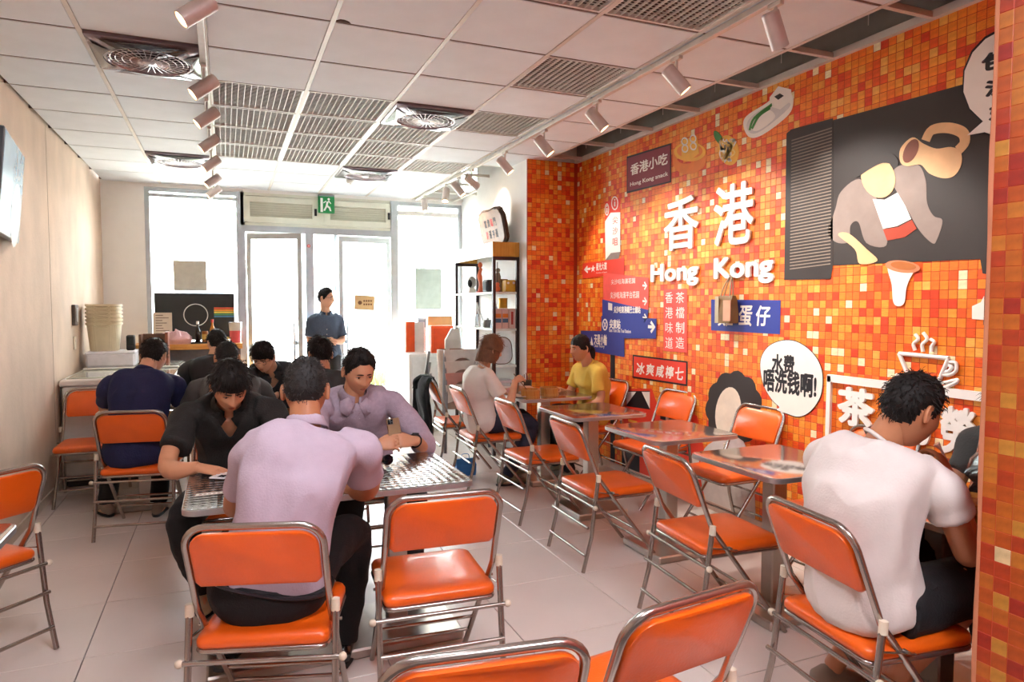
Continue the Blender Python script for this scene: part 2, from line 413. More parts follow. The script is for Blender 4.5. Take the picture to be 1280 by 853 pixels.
# door frame and leaves
df = struct(MB().box(.15, .25, BY - .06, BY + .06, 0, 2.5).box(2.05, 2.15, BY - .06, BY + .06, 0, 2.9).box(.25, 2.05, BY - .06, BY + .06, 2.42, 2.5).box(.96, 1.06, BY - .05, BY + .05, 0, 2.42).box(.15, .25, BY - .05, BY + .05, 2.5, 2.9).obj('trim_1', M_fr, smooth=0))
def leaf(name, hinge, w, ang, sgn, label=None):
    o = bpy.data.objects.new(name, None); COL.objects.link(o); o.location = (hinge, BY - .03, 0); o.rotation_euler = (0, 0, ang); struct(o)
    x0, x1 = (0, w) if sgn > 0 else (-w, 0)
    f = MB(); yy = .02
    f.box(x0, x1, -yy, yy, 2.33, 2.4).box(x0, x1, -yy, yy, .02, .14).box(x0, x0 + .055, -yy, yy, .14, 2.33).box(x1 - .055, x1, -yy, yy, .14, 2.33)
    f.obj('door_frame', M_fr, o, 0)
    MB().box(x0 + .055, x1 - .055, -.005, .005, .14, 2.33).obj('pane', M_glass, o, 0)
    hx = x1 - .09 if sgn > 0 else x0 + .09
    MB().cyl((hx, -.03, 1.05), (hx, .03, 1.05), .03, n=16).obj('lock', M_alu, o)
    MB().tube([(hx, -.02, .8), (hx, -.06, .8), (hx, -.06, 1.3), (hx, -.02, 1.3)], .012, 8).obj('handle', M_alu, o)
    return o
leaf('door_1', .27, .68, math.radians(-24), 1)
leaf('door_2', 2.04, .7, math.radians(10), -1)
MB().box(1.08, 1.34, BY - .004, BY + .004, 0, 2.42).obj('pane', M_glass, df, 0)
MB().box(1.32, 1.36, BY - .03, BY + .03, 0, 2.42).obj('mullion', M_fr, df, 0)
wall('wall_right_far', 3.05, 3.2, 7.6, BY + .1, -.012, CZ + .05, M_white)
wall('wall_column', AX, WX + .12, AY + .02, 7.6, -.012, CZ + .3, M_white)
# exit sign
t = thing('exit_sign', 'small green emergency exit sign with running figure above the doors', 'sign', (1.22, BY - .09, 2.82))
MB().bbox(-.1, .1, -.02, .03, -.13, .1, .006).obj('box', mat('exit green', '#0c8a44', .35), t, 0)
MB().bbox(-.1, .1, -.022, .03, .075, .1, .004).obj('cap', mat('grey metal', '#8e9496', .4, .5), t, 0)
fg = MB(); EM = Matrix(((1, 0, 0, 0), (0, 0, -1, -.0205), (0, 1, 0, -.02), (0, 0, 0, 1)))
for poly in ([(-.075, -.1), (-.045, -.1), (-.045, .075), (-.075, .075)], [(.0, .03), (.03, .045), (.015, -.01), (.04, -.035), (.025, -.05), (-.01, -.02)], [(-.01, -.02), (.01, -.03), (-.02, -.085), (-.04, -.08)], [(.02, -.03), (.045, -.03), (.06, -.085), (.04, -.085)], [(-.035, .01), (.0, .035), (-.005, .045), (-.04, .022)], [(.02, .04), (.05, .005), (.06, .012), (.03, .05)]):
    fg.prism(poly, EM, 0, .002)
fg.prism([(.028 + .016 * math.cos(i * PI / 5), .065 + .016 * math.sin(i * PI / 5)) for i in range(10)], EM, 0, .002)
fg.obj('pictogram', mat('exit white', '#f3f6ef', .4), t, 0)

# ---------------------------------------------------------------- mosaic walls
pal = ['#e8581c', '#ee741f', '#f18726', '#f39a34', '#dc4018', '#f5ae4e', '#f8e4b8']
wts = [.17, .26, .24, .13, .09, .07, .04]
MOS = []
for i, c in enumerate(pal):
    MOS.append(mat('mosaic %d' % i, c, .45, 0, .16, 30, .1, 60, (1, 1, 5)))
pal_shade = ['#a2340f', '#a84810', '#ae5a17', '#b3681f', '#942210', '#b67b2c', '#cdb384']  # pier set: same tiles darkened, shade put into their colours
MOS_SHADE = [mat('shaded pier mosaic %d' % i, c, .45, 0, .18, 30, .1, 60, (1, 1, 5)) for i, c in enumerate(pal_shade)]
M_mgrout = mat('mosaic grout', '#b93a18', .7)
PIT = .0466
rng = random.Random(5)
def pick(): return rng.choices(range(7), wts)[0]
def tiles(base, O, U, N, nu, nv, single, sub):
    """O origin, U unit vector along the wall, N normal; single(iu,iv) -> own object."""
    O, U, N = V(O), V(U), V(N); st = MB(); h = PIT / 2 - .0014; e = .0012
    for iu in range(nu):
        for iv in range(nv):
            c = O + U * (PIT * (iu + .5)) + V((0, 0, PIT * (iv + .5))); m = pick()
            if single(c):
                o = link('tile', sub[m], base); o.matrix_local = Matrix(((U.x, 0, N.x, c.x), (U.y, 0, N.y, c.y), (0, 1, 0, c.z), (0, 0, 0, 1)))
                continue
            vs = [c + U * (a * h) + V((0, 0, d * h)) for a, d in ((-1, -1), (1, -1), (1, 1), (-1, 1))] + [c + U * (a * (h - e)) + V((0, 0, d * (h - e))) + N * e for a, d in ((-1, -1), (1, -1), (1, 1), (-1, 1))]
            st.add(vs, [(4, 5, 6, 7)] + [(i, (i + 1) % 4, 4 + (i + 1) % 4, 4 + i) for i in range(4)], m)
    return st
tmesh = []
for m in range(7):
    h = .0466 / 2 - .0014; e = .0012
    b = MB(); b.add([(-h, -h, 0), (h, -h, 0), (h, h, 0), (-h, h, 0), (-h + e, -h + e, e), (h - e, -h + e, e), (h - e, h - e, e), (-h + e, h - e, e)], [(4, 5, 6, 7)] + [(i, (i + 1) % 4, 4 + (i + 1) % 4, 4 + i) for i in range(4)])
    tmesh.append(b.mesh('tile', MOS[m], 0))
wr = wall('wall_right', WX, WX + .12, PY, AY + .02, -.012, CZ + .02, M_mgrout)
wall('wall_right_upper', WX, WX + .12, PY, BY, CZ + .02, SL, M_conc)
wr.data.materials[0] = M_mgrout
n1 = [0]
def near(c):
    if 2.03 < c.y < 2.95 and (c.z > 2.58 or (.85 < c.z < 1.66 and c.y < 2.6)) and n1[0] < 300: n1[0] += 1; return True
    return False
nz_ = 63
st = tiles(wr, (WX, AY, .004), (0, -1, 0), (-1, 0, 0), int((AY - PY) / PIT), nz_, near, tmesh)
st.obj('mosaic_tiles', MOS, wr, 0, kind='stuff')
we = wall('wall_end', AX, WX, AY, AY + .02, -.012, CZ, M_mgrout)
st = tiles(we, (AX, AY, .004), (1, 0, 0), (0, -1, 0), int((WX - AX) / PIT), nz_, lambda c: False, tmesh); st.obj('mosaic_tiles', MOS, we, 0, kind='stuff')
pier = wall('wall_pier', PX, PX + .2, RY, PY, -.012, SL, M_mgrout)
n2 = [0]
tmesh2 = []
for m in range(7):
    t2 = tmesh[m].copy(); t2.materials[0] = MOS_SHADE[m]; tmesh2.append(t2)
PIT = .0449
def near2(c):
    if c.y > 1.35 - PIT * 5 and n2[0] < 300: n2[0] += 1; return True
    return False
st = tiles(pier, (PX, PY, .004), (0, -1, 0), (-1, 0, 0), int((PY - .6) / PIT), int((CZ - .01) / PIT), near2, tmesh2); st.obj('mosaic_tiles', MOS_SHADE, pier, 0, kind='stuff')
wall('wall_behind_pier', PX + .2, WX + .12, PY - .12, PY, -.012, SL, M_mgrout)
# curling edge of the printed paper on the pier corner
e = MB(); L = []
for i in range(25):
    z = .02 + (CZ - .04) * i / 24; k = .001 + .001 * math.sin(i * 1.7) + .0025 * math.sin(i * .5) ** 2
    L.append([(PX - .003, PY - .006, z), (PX - .003 - k * .4, PY + .002, z), (PX - .001 - k, PY + .005 + k * .6, z), (PX + .001 - k, PY + .006 + k * .6, z), (PX - .001 - k * .4, PY + .003, z), (PX - .0005, PY - .006, z)])
e.rings(L); e.obj('paper_edge', mat('paper edge', '#c07a58', .8), pier, 60)
# white base strip of the right wall
MB().box(WX - .012, WX - .001, PY, AY, 0, .06).obj('skirting', mat('skirting pale', '#c4a898', .6), wr, 0)

# ---------------------------------------------------------------- outside
g = struct(MB().box(-14, 18, BY + .15, 40, -.2, -.05).obj('ground', mat('pale street paving', '#cfcac0', .85, 0, .06, 1.5), smooth=0))
lawn = MB(); rr = random.Random(3)
for i in range(5200):
    x = rr.uniform(-1.5, 5.5); y = rr.uniform(13.2, 15); a = rr.uniform(0, PI); h = rr.uniform(.1, .28); w = .014
    lawn.add([(x - w * math.cos(a), y - w * math.sin(a), -.05), (x + w * math.cos(a), y + w * math.sin(a), -.05), (x + rr.uniform(-.06, .06), y + rr.uniform(-.06, .06), -.05 + h)], [(0, 1, 2)])
tag(lawn.obj('grass', mat('verge grass', '#6f8f3a', .7, 0, .3, 9), smooth=0, kind='stuff'), 'strip of green grass across the street outside the glass door', 'grass')
def tree(x, y, hgt, label, seed):
    t = thing('street_tree', label, 'tree', (x, y, -.05)); q = random.Random(seed)
    b = MB(); b.tube(cat_spline([(0, 0, 0), (.06, .02, hgt * .25), (-.03, 0, hgt * .45), (.05, 0, hgt * .62)], 4), [.13 - .004 * i for i in range(13)], 10)
    for i in range(6):
        a = q.uniform(0, 6.28); z = hgt * q.uniform(.32, .6); b.tube([(0, 0, z), (.5 * math.cos(a), .4 * math.sin(a), z + .5), (1.1 * math.cos(a), .8 * math.sin(a), z + 1.2)], [.05, .035, .015], 7)
    b.obj('trunk', mat('pale bark', '#b6a793', .85, 0, .2, 8, .4, 30), t)
    l = MB()
    for i in range(900):
        d = V((q.gauss(0, 1), q.gauss(0, 1), q.gauss(0, .8))); d.normalize(); p = d * (1.5 * q.random() ** .4) + V((0, 0, hgt * .8)); s_ = q.uniform(.05, .1)
        u = V((q.gauss(0, 1), q.gauss(0, 1), q.gauss(0, 1))).normalized() * s_; w = u.orthogonal().normalized() * s_ * .5
        l.add([p - u, p - w, p + u, p + w], [(0, 1, 2, 3)])
    l.obj('foliage', mat('street leaf', '#7d9a4a', .6, 0, .3, 6), t, 0, kind='stuff'); return t
tree(3.0, 12.4, 5.2, 'pale-barked street tree outside the right door leaf', 2)
tree(.6, 16.5, 6.0, 'leafy street tree across the road outside the left door leaf', 4)
b = thing('street_building', 'pale building across the street, washed out by daylight', 'building', (4, 30, -.05))
MB().box(-16, 14, 0, 4, 0, 7).obj('facade', mat('pale render', '#d9d8d2', .8), b, 0)
for i in range(9):
    for z in (1, 4): MB().box(-14.5 + i * 3, -13 + i * 3, -.05, .02, z, z + 1.6).obj('window', mat('far window', '#9fb0b8', .3), b, 0)
# ================================================================ FURNITURE
M_chrome = mat('chrome tube', '#a89f97', .24, .92, .06)
M_or = mat('orange vinyl', '#e8600f', .36, 0, .06, 9, .1, 120, coat=.25)
M_cap = mat('ivory plastic', '#d8cbb4', .5)
M_steel = mat('stainless top', '#c9c5c2', .13, .9, .04, 30)
M_edge = mat('brushed edge', '#c2c4c6', .3, .85, .05)
M_leg = mat('stainless leg', '#b9b0a6', .28, .85, .06)

def make_chair():
    t = thing('folding_chair', 'x', 'chair')
    hw, rc, tr_ = .209, .07, .0115
    yt, zt, yc, zc, yf = -.275, .835, -.155, .53, .255
    def side(s, z):   # y on the hoop line at height z
        return yc + (yt - yc) * (z - zc) / (zt - zc) if z > zc else yc + (yf - yc) * (zc - z) / zc
    hoop = []
    for z in (zc - .06, zc, .62, zt - rc): hoop.append(V((-hw, side(1, z), z)))
    for i in range(1, 7):
        a = PI / 2 * i / 6; z = zt - rc + rc * math.sin(a); hoop.append(V((-hw + rc * (1 - math.cos(a)), side(1, z), z)))
    full = hoop + [V((-p.x, p.y, p.z)) for p in reversed(hoop)]
    MB().tube(full, tr_, 10).obj('back_frame', M_chrome, t, 60)
    # padded back panel
    zl, zu = .625, zt - .016; b = MB(); poly = []
    w0, w1 = hw - .014, hw - .014
    poly += [(-w0 + .015, zl), (w0 - .015, zl), (w0, zl + .015)]
    for i in range(7): a = PI / 2 * i / 6; poly.append((w1 - .062 + .062 * math.cos(a), zu - .062 + .062 * math.sin(a)))
    for i in range(7): a = PI / 2 + PI / 2 * i / 6; poly.append((-w1 + .062 + .062 * math.cos(a), zu - .062 + .062 * math.sin(a)))
    poly.append((-w0, zl + .015))
    cx, cz = 0, (zl + zu) / 2
    rs = []
    for (k, d) in ((.93, -.016), (.985, -.012), (1, -.004), (1, .004), (.985, .014), (.9, .021)):
        rs.append([(x * k, side(1, cz + (z - cz) * k) + d - .03 * (1 - (x / hw) ** 2), cz + (z - cz) * k) for x, z in poly])
    b.rings(rs); b.obj('backrest', M_or, t, 50)
    # seat cushion: rounded trapezoid, domed
    def outline(k, z):
        out = []
        for cx_, cy_, r_, a0 in ((.165, .19, .045, 0), (-.165, .19, .045, PI / 2), (-.18, -.165, .03, PI), (.18, -.165, .03, 1.5 * PI)):
            for i in range(6):
                a = a0 + PI / 2 * i / 5; out.append(((cx_ + r_ * math.cos(a)) * k, .01 + (cy_ + r_ * math.sin(a) - .01) * k, z))
        return out
    MB().rings([outline(.97, .412), outline(1.0, .42), outline(1.0, .436), outline(.97, .449), outline(.85, .456), outline(.55, .459)]).obj('seat', M_or, t, 50)
    MB().tube([p for p in [V((x, y, .404)) for x, y, _ in outline(.97, 0)]], .0095, 8, closed=True).obj('seat_frame', M_chrome, t, 60)
    # legs
    for s in (-1, 1):
        MB().tube([(s * hw, side(1, zc - .04), zc - .04), (s * (hw - .004), side(1, .25), .25), (s * (hw - .006), yf, .004)], tr_, 10).obj('leg', M_chrome, t, 60)
        l = MB().tube([(s * .23, yc - .012, zc + .012), (s * .231, -.21, .2), (s * .231, -.262, .004)], .0115, 10); l.obj('leg', M_chrome, t, 60)
        MB().cyl((s * .23, yc - .0125, zc - .018), (s * .23, yc - .0105, zc + .022), .0145, .014, 12).obj('clamp', M_cap, t)
        MB().sph((s * .255, -.198, .372), .014, n=10, m=7).obj('end_cap', M_cap, t)
        MB().tube([(s * .22, -.172, .45), (s * .218, -.03, .425)], .006, 6, flat=.5).obj('brace', M_chrome, t)
        MB().cyl((s * .215, -.07, .44), (s * .235, -.07, .44), .006, n=8).obj('bolt', M_chrome, t)
    MB().cyl((-.255, -.198, .372), (.255, -.198, .372), .0085, n=10).obj('stretcher', M_chrome, t, 60)
    for y, z, r in ((-.232, .255, .0085), (-.25, .1, .0085)): MB().cyl((-.231, y, z), (.231, y, z), r, n=8).obj('stretcher', M_chrome, t, 60)
    for z in (.2, .115): MB().cyl((-hw, side(1, z), z), (hw, side(1, z), z), .0075, n=8).obj('stretcher', M_chrome, t, 60)
    return t
proto_chair = make_chair(); used = [0]
def chair(x, y, ang, label, name_group):
    """ang: heading the sitter looks along, degrees, 0 = towards the street, 90 = towards the printed wall."""
    o = proto_chair if not used[0] else copy_tree(proto_chair); used[0] = 1
    o.location = (x, y, 0); o.rotation_euler = (0, 0, -math.radians(ang)); tag(o, label, 'chair', name_group); return o
G = 'orange folding chairs'
chair(.145, 2.47, 17, 'orange folding chair under the man in the pink shirt', G)
chair(.735, 2.58, 4, 'empty orange folding chair beside the man in the pink shirt', G)
chair(.50, 1.485, 8, 'orange folding chair cut off at the bottom centre edge of the photo', G)
chair(.965, 1.53, -7, 'empty orange folding chair low in front, behind the white-shirted diner', G)
chair(2.02, 1.64, 97, 'orange folding chair under the man in the white tee by the pier', G)
chair(2.12, 2.575, 94, 'empty orange folding chair at third bare table, aisle side, behind white tee', G)
chair(2.10, 3.555, 91, 'empty orange folding chair at second bare table, aisle side', G)
chair(2.09, 4.46, 89, 'empty orange folding chair next to the steamer table, aisle side', G)
chair(2.02, 5.33, 91, 'orange folding chair under the woman with bobbed hair', G)
chair(2.0, 6.05, 94, 'orange folding chair with a black jacket over its back', G)
chair(3.0, 5.32, -91, 'orange folding chair under the woman in yellow', G)
chair(3.03, 4.42, -93, 'empty orange folding chair against wall below the red sign', G)
chair(3.03, 3.53, -91, 'empty orange folding chair against wall beneath the speech bubble', G)
chair(3.02, 2.6, -91, 'orange folding chair by the wall, mostly behind the white-shirted diner', G)
chair(3.0, 1.72, -91, 'orange folding chair hidden behind the mosaic pier', G)
chair(-.53, 5.19, 9, 'orange folding chair under the man in navy polo', G)
chair(-.99, 6.15, 181, 'empty orange folding chair in front of the white chest freezer', G)
chair(-1.06, 3.49, -46, 'orange folding chair cut off at the left edge of the photo', G)
chair(.03, 4.02, 180, 'orange folding chair under the man in black polo', G)
chair(.72, 4.06, 183, 'orange folding chair under the man holding a phone', G)
chair(.03, 5.02, 0, 'orange folding chair under the grey tee man', G)
chair(.66, 4.95, 0, 'orange folding chair under the dark-shirted man with his back turned', G)
chair(.34, 6.42, 185, 'orange folding chair under the man in glasses', G)
chair(-.08, 6.6, 0, 'orange folding chair under the black-shirted man near the window counter', G)

def rrect(x0, x1, y0, y1, r, z, n=5):
    out = []
    for cx, cy, a0 in ((x1 - r, y1 - r, 0), (x0 + r, y1 - r, PI / 2), (x0 + r, y0 + r, PI), (x1 - r, y0 + r, 1.5 * PI)):
        for i in range(n + 1):
            a = a0 + PI / 2 * i / n; out.append((cx + r * math.cos(a), cy + r * math.sin(a), z))
    return out
M_turn = mat('engine turned steel', '#a9a6a4', .14, .92, .05)
def _turn(m):   # rows of swirl marks: relief on the metal
    nt = m.node_tree; N = nt.nodes; L = nt.links; bs = N['Principled BSDF']; tc = N.new('ShaderNodeTexCoord')
    ln = N.new('ShaderNodeVectorMath'); ln.operation = 'LENGTH'; w = N.new('ShaderNodeMath'); w.operation = 'MULTIPLY'; w.inputs[1].default_value = 60
    sp = N.new('ShaderNodeVectorMath'); sp.operation = 'MODULO'; sp.inputs[1].default_value = (.034, .034, 1)
    sb = N.new('ShaderNodeVectorMath'); sb.operation = 'SUBTRACT'; sb.inputs[1].default_value = (.017, .017, 0)
    ad = N.new('ShaderNodeVectorMath'); ad.operation = 'ADD'; ad.inputs[1].default_value = (2.8, 2.8, 0)
    L.new(tc.outputs['Object'], ad.inputs[0]); L.new(ad.outputs[0], sp.inputs[0]); L.new(sp.outputs[0], sb.inputs[0]); fl = N.new('ShaderNodeVectorMath'); fl.operation = 'MULTIPLY'; fl.inputs[1].default_value = (1, 1, 0); L.new(sb.outputs[0], fl.inputs[0]); L.new(fl.outputs[0], ln.inputs[0]); L.new(ln.outputs['Value'], w.inputs[0])
    bp = N.new('ShaderNodeBump'); bp.inputs['Strength'].default_value = .4; bp.inputs['Distance'].default_value = .004
    L.new(w.outputs[0], bp.inputs['Height']); L.new(bp.outputs[0], bs.inputs['Normal'])
_turn(M_turn)
def table(x0, x1, y0, y1, label, top=M_steel, cols=None, base=(.2, .2), z=.75, group='steel-topped tables', edge=M_edge, th=.028):
    cx, cy = (x0 + x1) / 2, (y0 + y1) / 2
    t = thing('dining_table', label, 'table', (cx, cy, 0), 0, group); a, b_ = (x1 - x0) / 2, (y1 - y0) / 2
    MB().rings([rrect(-a + .004, a - .004, -b_ + .004, b_ - .004, .05, z - .006), rrect(-a + .004, a - .004, -b_ + .004, b_ - .004, .05, z - .001), rrect(-a + .007, a - .007, -b_ + .007, b_ - .007, .048, z)]).obj('table_top', top, t, 30)
    MB().rings([rrect(-a + .01, a - .01, -b_ + .01, b_ - .01, .05, z - th), rrect(-a, a, -b_, b_, .055, z - th + .004), rrect(-a, a, -b_, b_, .055, z - .004), rrect(-a + .004, a - .004, -b_ + .004, b_ - .004, .05, z - .0015), rrect(-a + .01, a - .01, -b_ + .01, b_ - .01, .05, z - .004)]).obj('edge_band', edge, t, 40)
    for px in (cols or (0,)):
        MB().bbox(px - .045, px + .045, -.04, .04, .04, z - th, .006).obj('column', M_leg, t, 30)
        MB().bbox(px - base[0], px + base[0], -base[1], base[1], .0, .045, .008).obj('base', M_leg, t, 30)
        MB().bbox(px - .14, px + .14, -.14, .14, z - th - .012, z - th, .003).obj('bracket', M_leg, t, 0)
    return t
GT = 'square steel tables along the printed wall'
table(2.16, 2.75, 4.04, 4.66, 'bare square steel table reflecting the yellow shirt', group=GT)
table(2.2, 2.8, 3.16, 3.76, 'bare square steel table in front of the red sign', group=GT)
table(2.2, 2.79, 2.27, 2.88, 'bare square steel table next to the man in white', group=GT)
table(2.26, 2.84, 1.47, 2.05, 'steel table where the man in white tee is eating', group=GT)
table(2.2, 2.85, 5.0, 5.6, 'steel table carrying bamboo steamers between the two women', group=GT)
table(-.165, .99, 2.76, 3.42, 'long steel table shared by three men in front', M_turn, (-.25, .3), (.26, .22))
MW = wood('table wood', '#b8772f', '#d79a4c', 5, (2, 14, 14))
table(-.86, -.3, 5.5, 6.12, 'wood-edged table in front of the man in navy', M_steel, edge=MW, th=.11)
table(-.22, .98, 5.42, 6.02, 'long table shared by the men in the second row', M_steel, (-.25, .3))
table(-1.25, -.68, 2.28, 2.86, 'steel table corner at the left edge of the photo')

# black jacket over the chair
def drape(name, path, w, label, cat, m):
    b = MB(); rs = []; n = 22
    for k, (p, ww, th) in enumerate(path):
        p = V(p); ring = []
        for i in range(n):
            a = 2 * PI * i / n; c = math.cos(a); s_ = math.sin(a)
            f = 1 + .22 * noise.noise(V((c * 2.2, s_ * 2.2, k * .55 + w)))
            ring.append(p + V((s_ * th * f + .012 * math.sin(a * 5 + k * .5), c * ww * f, .01 * noise.noise(V((c * 3, s_ * 3, k))))))
        rs.append(ring)
    b.rings(rs); o = b.obj(name, m, None, 70); return tag(o, label, cat)
M_jk = mat('black fleece', '#0d1012', .9, 0, .2, 30, .4, 50)
# jacket hangs down behind the back and folds over the top
jk = thing('jacket', 'black jacket hanging over the back of a folding chair near the high chairs', 'jacket', (1.68, 6.1, .5))
def jpart(nm, pts, wid, thk, seed, n=26):
    b = MB(); rs = []
    q = cat_spline(pts, 5)
    for k, p in enumerate(q):
        t_ = k / (len(q) - 1); ring = []
        for i in range(n):
            a = 2 * PI * i / n; c = math.cos(a); s_ = math.sin(a); f = 1 + .3 * noise.noise(V((c * 2, s_ * 2, t_ * 3 + seed)))
            ring.append(V((p.x - 1.68 + s_ * thk(t_) * f + .008 * math.sin(5 * a + 3 * t_), p.y - 6.1 + c * wid(t_) * f, p.z - .5)))
        rs.append(ring)
    b.rings(rs); return b.obj(nm, M_jk, jk, 80)
jpart('body', [(1.70, 6.08, .86), (1.665, 6.08, .80), (1.655, 6.06, .66), (1.68, 6.05, .52), (1.68, 6.04, .36)], lambda t: .14 + .03 * math.sin(t * 3), lambda t: .028 + .012 * t, 1.3)
jpart('sleeve', [(1.69, 6.24, .84), (1.66, 6.26, .72), (1.655, 6.25, .55), (1.66, 6.22, .40)], lambda t: .055, lambda t: .035, 5)
jpart('hood', [(1.70, 6.16, .865), (1.655, 6.18, .82), (1.64, 6.19, .74)], lambda t: .075 - .02 * t, lambda t: .04, 8)
jpart('front', [(1.73, 6.08, .865), (1.755, 6.07, .80), (1.77, 6.06, .74)], lambda t: .13 - .03 * t, lambda t: .016, 3)

# stack of high chairs by the shelf
M_hw = mat('high chair white', '#ece6dc', .4); M_hp = mat('high chair pink', '#e0a79c', .4); M_hg = mat('high chair legs', '#8e9092', .4, .2)
def high_chair(x, y, dz, body, label):
    t = thing('high_chair', label, 'high chair', (x, y, dz), math.radians(12), 'stacked high chairs')
    b = MB()    # tub shell with arched cut-out towards the camera
    n = 20; rs = []
    for z, k in ((.42, .7), (.5, .8), (.62, .85), (.68, .86)):
        rs.append([(.19 * k * math.copysign(abs(math.cos(2 * PI * i / n)) ** .6, math.cos(2 * PI * i / n)), .17 * k * math.copysign(abs(math.sin(2 * PI * i / n)) ** .6, math.sin(2 * PI * i / n)), z) for i in range(n)])
    rin = [[(p[0] * .9, p[1] * .9, p[2] + .002) for p in r] for r in reversed(rs)]
    b.rings(rs + rin[:-1]); b.obj('seat_shell', mat('high chair inner shade', '#a98a78', .6), t, 50)  # shell coloured darker: shade inside the arched opening put into its colour
    ar = []
    for i in range(13): a = PI * i / 12; ar.append((.12 * math.cos(a), .08 * math.sin(a) + .52))
    pol = [(.205, .5), (.215, .69), (-.215, .69), (-.205, .5)] + [(x_, z_) for x_, z_ in reversed(ar)]
    f = MB(); vs = [(x_, -.19, z_) for x_, z_ in pol] + [(x_, -.172, z_) for x_, z_ in pol]; n = len(pol)
    f.add(vs, [(i, (i + 1) % n, n + (i + 1) % n, n + i) for i in range(n)])
    # face split into quads between arch and outline
    top = [(-.215 + .43 * i / 12, .69) for i in range(13)]; arl = list(reversed(ar))
    for d in (-.19, -.172):
        f.add([(x_, d, z_) for x_, z_ in top] + [(x_, d, z_) for x_, z_ in arl], [(i, i + 1, 14 + i, 13 + i) for i in range(12)])
    f.add([(-.205, -.19, .5), (-.215, -.19, .69), (-.12, -.19, .52)], [(0, 1, 2)]); f.add([(.205, -.19, .5), (.215, -.19, .69), (.12, -.19, .52)], [(0, 1, 2)])
    f.obj('front_panel', body, t, 0)
    for sx in (-1, 1):
        for sy in (-1, 1):
            if dz < .1 or True:
                MB().tube([(sx * .2, sy * .17, .66), (sx * .27, sy * .26, .0)], .016, 8).obj('leg', M_hg, t)
    return t
high_chair(2.26, 6.95, .0, M_hw, 'white plastic high chair at the bottom of the stack')
high_chair(2.26, 6.97, .12, M_hp, 'pink plastic high chair in the middle of the stack')
high_chair(2.26, 6.99, .24, M_hw, 'cream plastic high chair near the top of the stack')
t = high_chair(2.26, 7.01, .36, M_hw, 'white plastic high chair with raised back on top of the stack')
bk = MB(); bk.rings([[(x_, y_, z_) for x_, y_ in ((-.02, .13), (.17, .13), (.17, .155), (-.02, .155))] for z_ in (.66, .78)] + [[(x_, y_ + .02, .9) for x_, y_ in ((.07, .13), (.16, .13), (.16, .155), (.07, .155))]]); bk.obj('backrest', M_hw, t, 0)

# chest freezer
M_fz = mat('freezer white', '#e7e3dc', .35, 0, .03)
t = thing('chest_freezer', 'white chest freezer with grey glass lids against the left wall', 'freezer', (-.82, 7.3, 0))
MB().bbox(-.43, .43, -.72, .9, .09, .84, .015).obj('body', M_fz, t, 0)
MB().bbox(-.42, .42, -.7, .88, .0, .09, .01).obj('base', mat('dark plinth', '#26262a', .6), t, 0)
MB().bbox(-.445, .445, -.735, .915, .84, .9, .012).obj('rim', M_fz, t, 0)
MB().bbox(-.4, .4, -.69, .05, .9, .912, .003).obj('lid', mat('freezer lid', '#c9cdbd', .12, 0, .05, coat=.6), t, 0)
MB().bbox(-.4, .4, .06, .87, .902, .918, .003).obj('lid', MATS['freezer lid'], t, 0)
MB().bbox(-.4, .4, .02, .07, .915, .93, .004).obj('handle', M_fz, t, 0)
MB().bbox(-.436, -.431, -.735, -.73, .1, .84, .001).obj('corner_strip', mat('dark seam', '#3a3836', .6), t, 0)

# white box, nested bins, till and crate on the freezer
t = thing('box', 'white plastic box on the freezer under the nested bins', 'box', (-1.02, 7.72, .918))
MB().bbox(-.21, .21, -.2, .2, 0, .14, .02).obj('body', mat('box white', '#eceaf0', .4), t, 0); MB().bbox(-.214, .214, -.204, .204, .125, .15, .012).obj('lid', MATS['box white'], t, 0)
M_bin = mat('beige bin', '#dccfae', .5, 0, .04)
names = ['lowest', 'second', 'third', 'fourth', 'fifth', 'topmost']
for i in range(6):
    t = thing('bin', 'beige ribbed plastic bin, %s of the six nested by the wall' % (names[i] if i in (0, 5) else names[i] + ' from the bottom'), 'bin', (-1.09, 7.72, 1.07 + .036 * i), 0, 'nested beige bins')
    b = MB(); rs = []
    for z, k in ((0, .78), (.02, .8), (.25, .97), (.255, 1.04), (.275, 1.04), (.275, .97), (.25, .94), (.03, .76)):
        ring = []
        for q in range(72):
            a = 2 * PI * q / 72; e_ = .55; rib = 1 + (.028 if q % 2 and z < .25 and k > .77 else 0)
            ring.append((.148 * k * rib * math.copysign(abs(math.cos(a)) ** e_, math.cos(a)), .148 * k * rib * math.copysign(abs(math.sin(a)) ** e_, math.sin(a)), z))
        rs.append(ring)
    b.rings(rs); b.obj('body', M_bin, t, 20)
    MB().tube([(-.07, -.155, .255), (-.04, -.157, .235), (.04, -.157, .235), (.07, -.155, .255)], .006, 6).obj('handle', M_bin, t)
t = thing('cash_box', 'small black device beside the nested bins', 'device', (-.87, 7.75, 1.068)); MB().bbox(-.035, .035, -.06, .06, 0, .15, .01).obj('body', mat('black plastic', '#17171a', .4), t, 0); MB().bbox(-.028, .028, -.063, -.058, .05, .13, .002).obj('screen', mat('dark screen', '#0d1a1c', .1), t, 0)
t = thing('crate', 'open dark wooden crate behind the navy-shirted man', 'crate', (-.68, 7.95, .918)); MC = wood('dark wood', '#5a3a25', '#7a5034', 6, (2, 12, 12))
MB().box(-.13, .13, .1, .12, 0, .3).obj('back_panel', MC, t, 0); MB().box(-.13, -.11, -.12, .1, 0, .3).obj('side_panel', MC, t, 0); MB().box(.11, .135, -.12, .1, 0, .32).obj('side_panel', wood('red wood', '#8a4a30', '#a55e40'), t, 0); MB().box(-.11, .11, -.12, .1, 0, .02).obj('bottom', MC, t, 0)

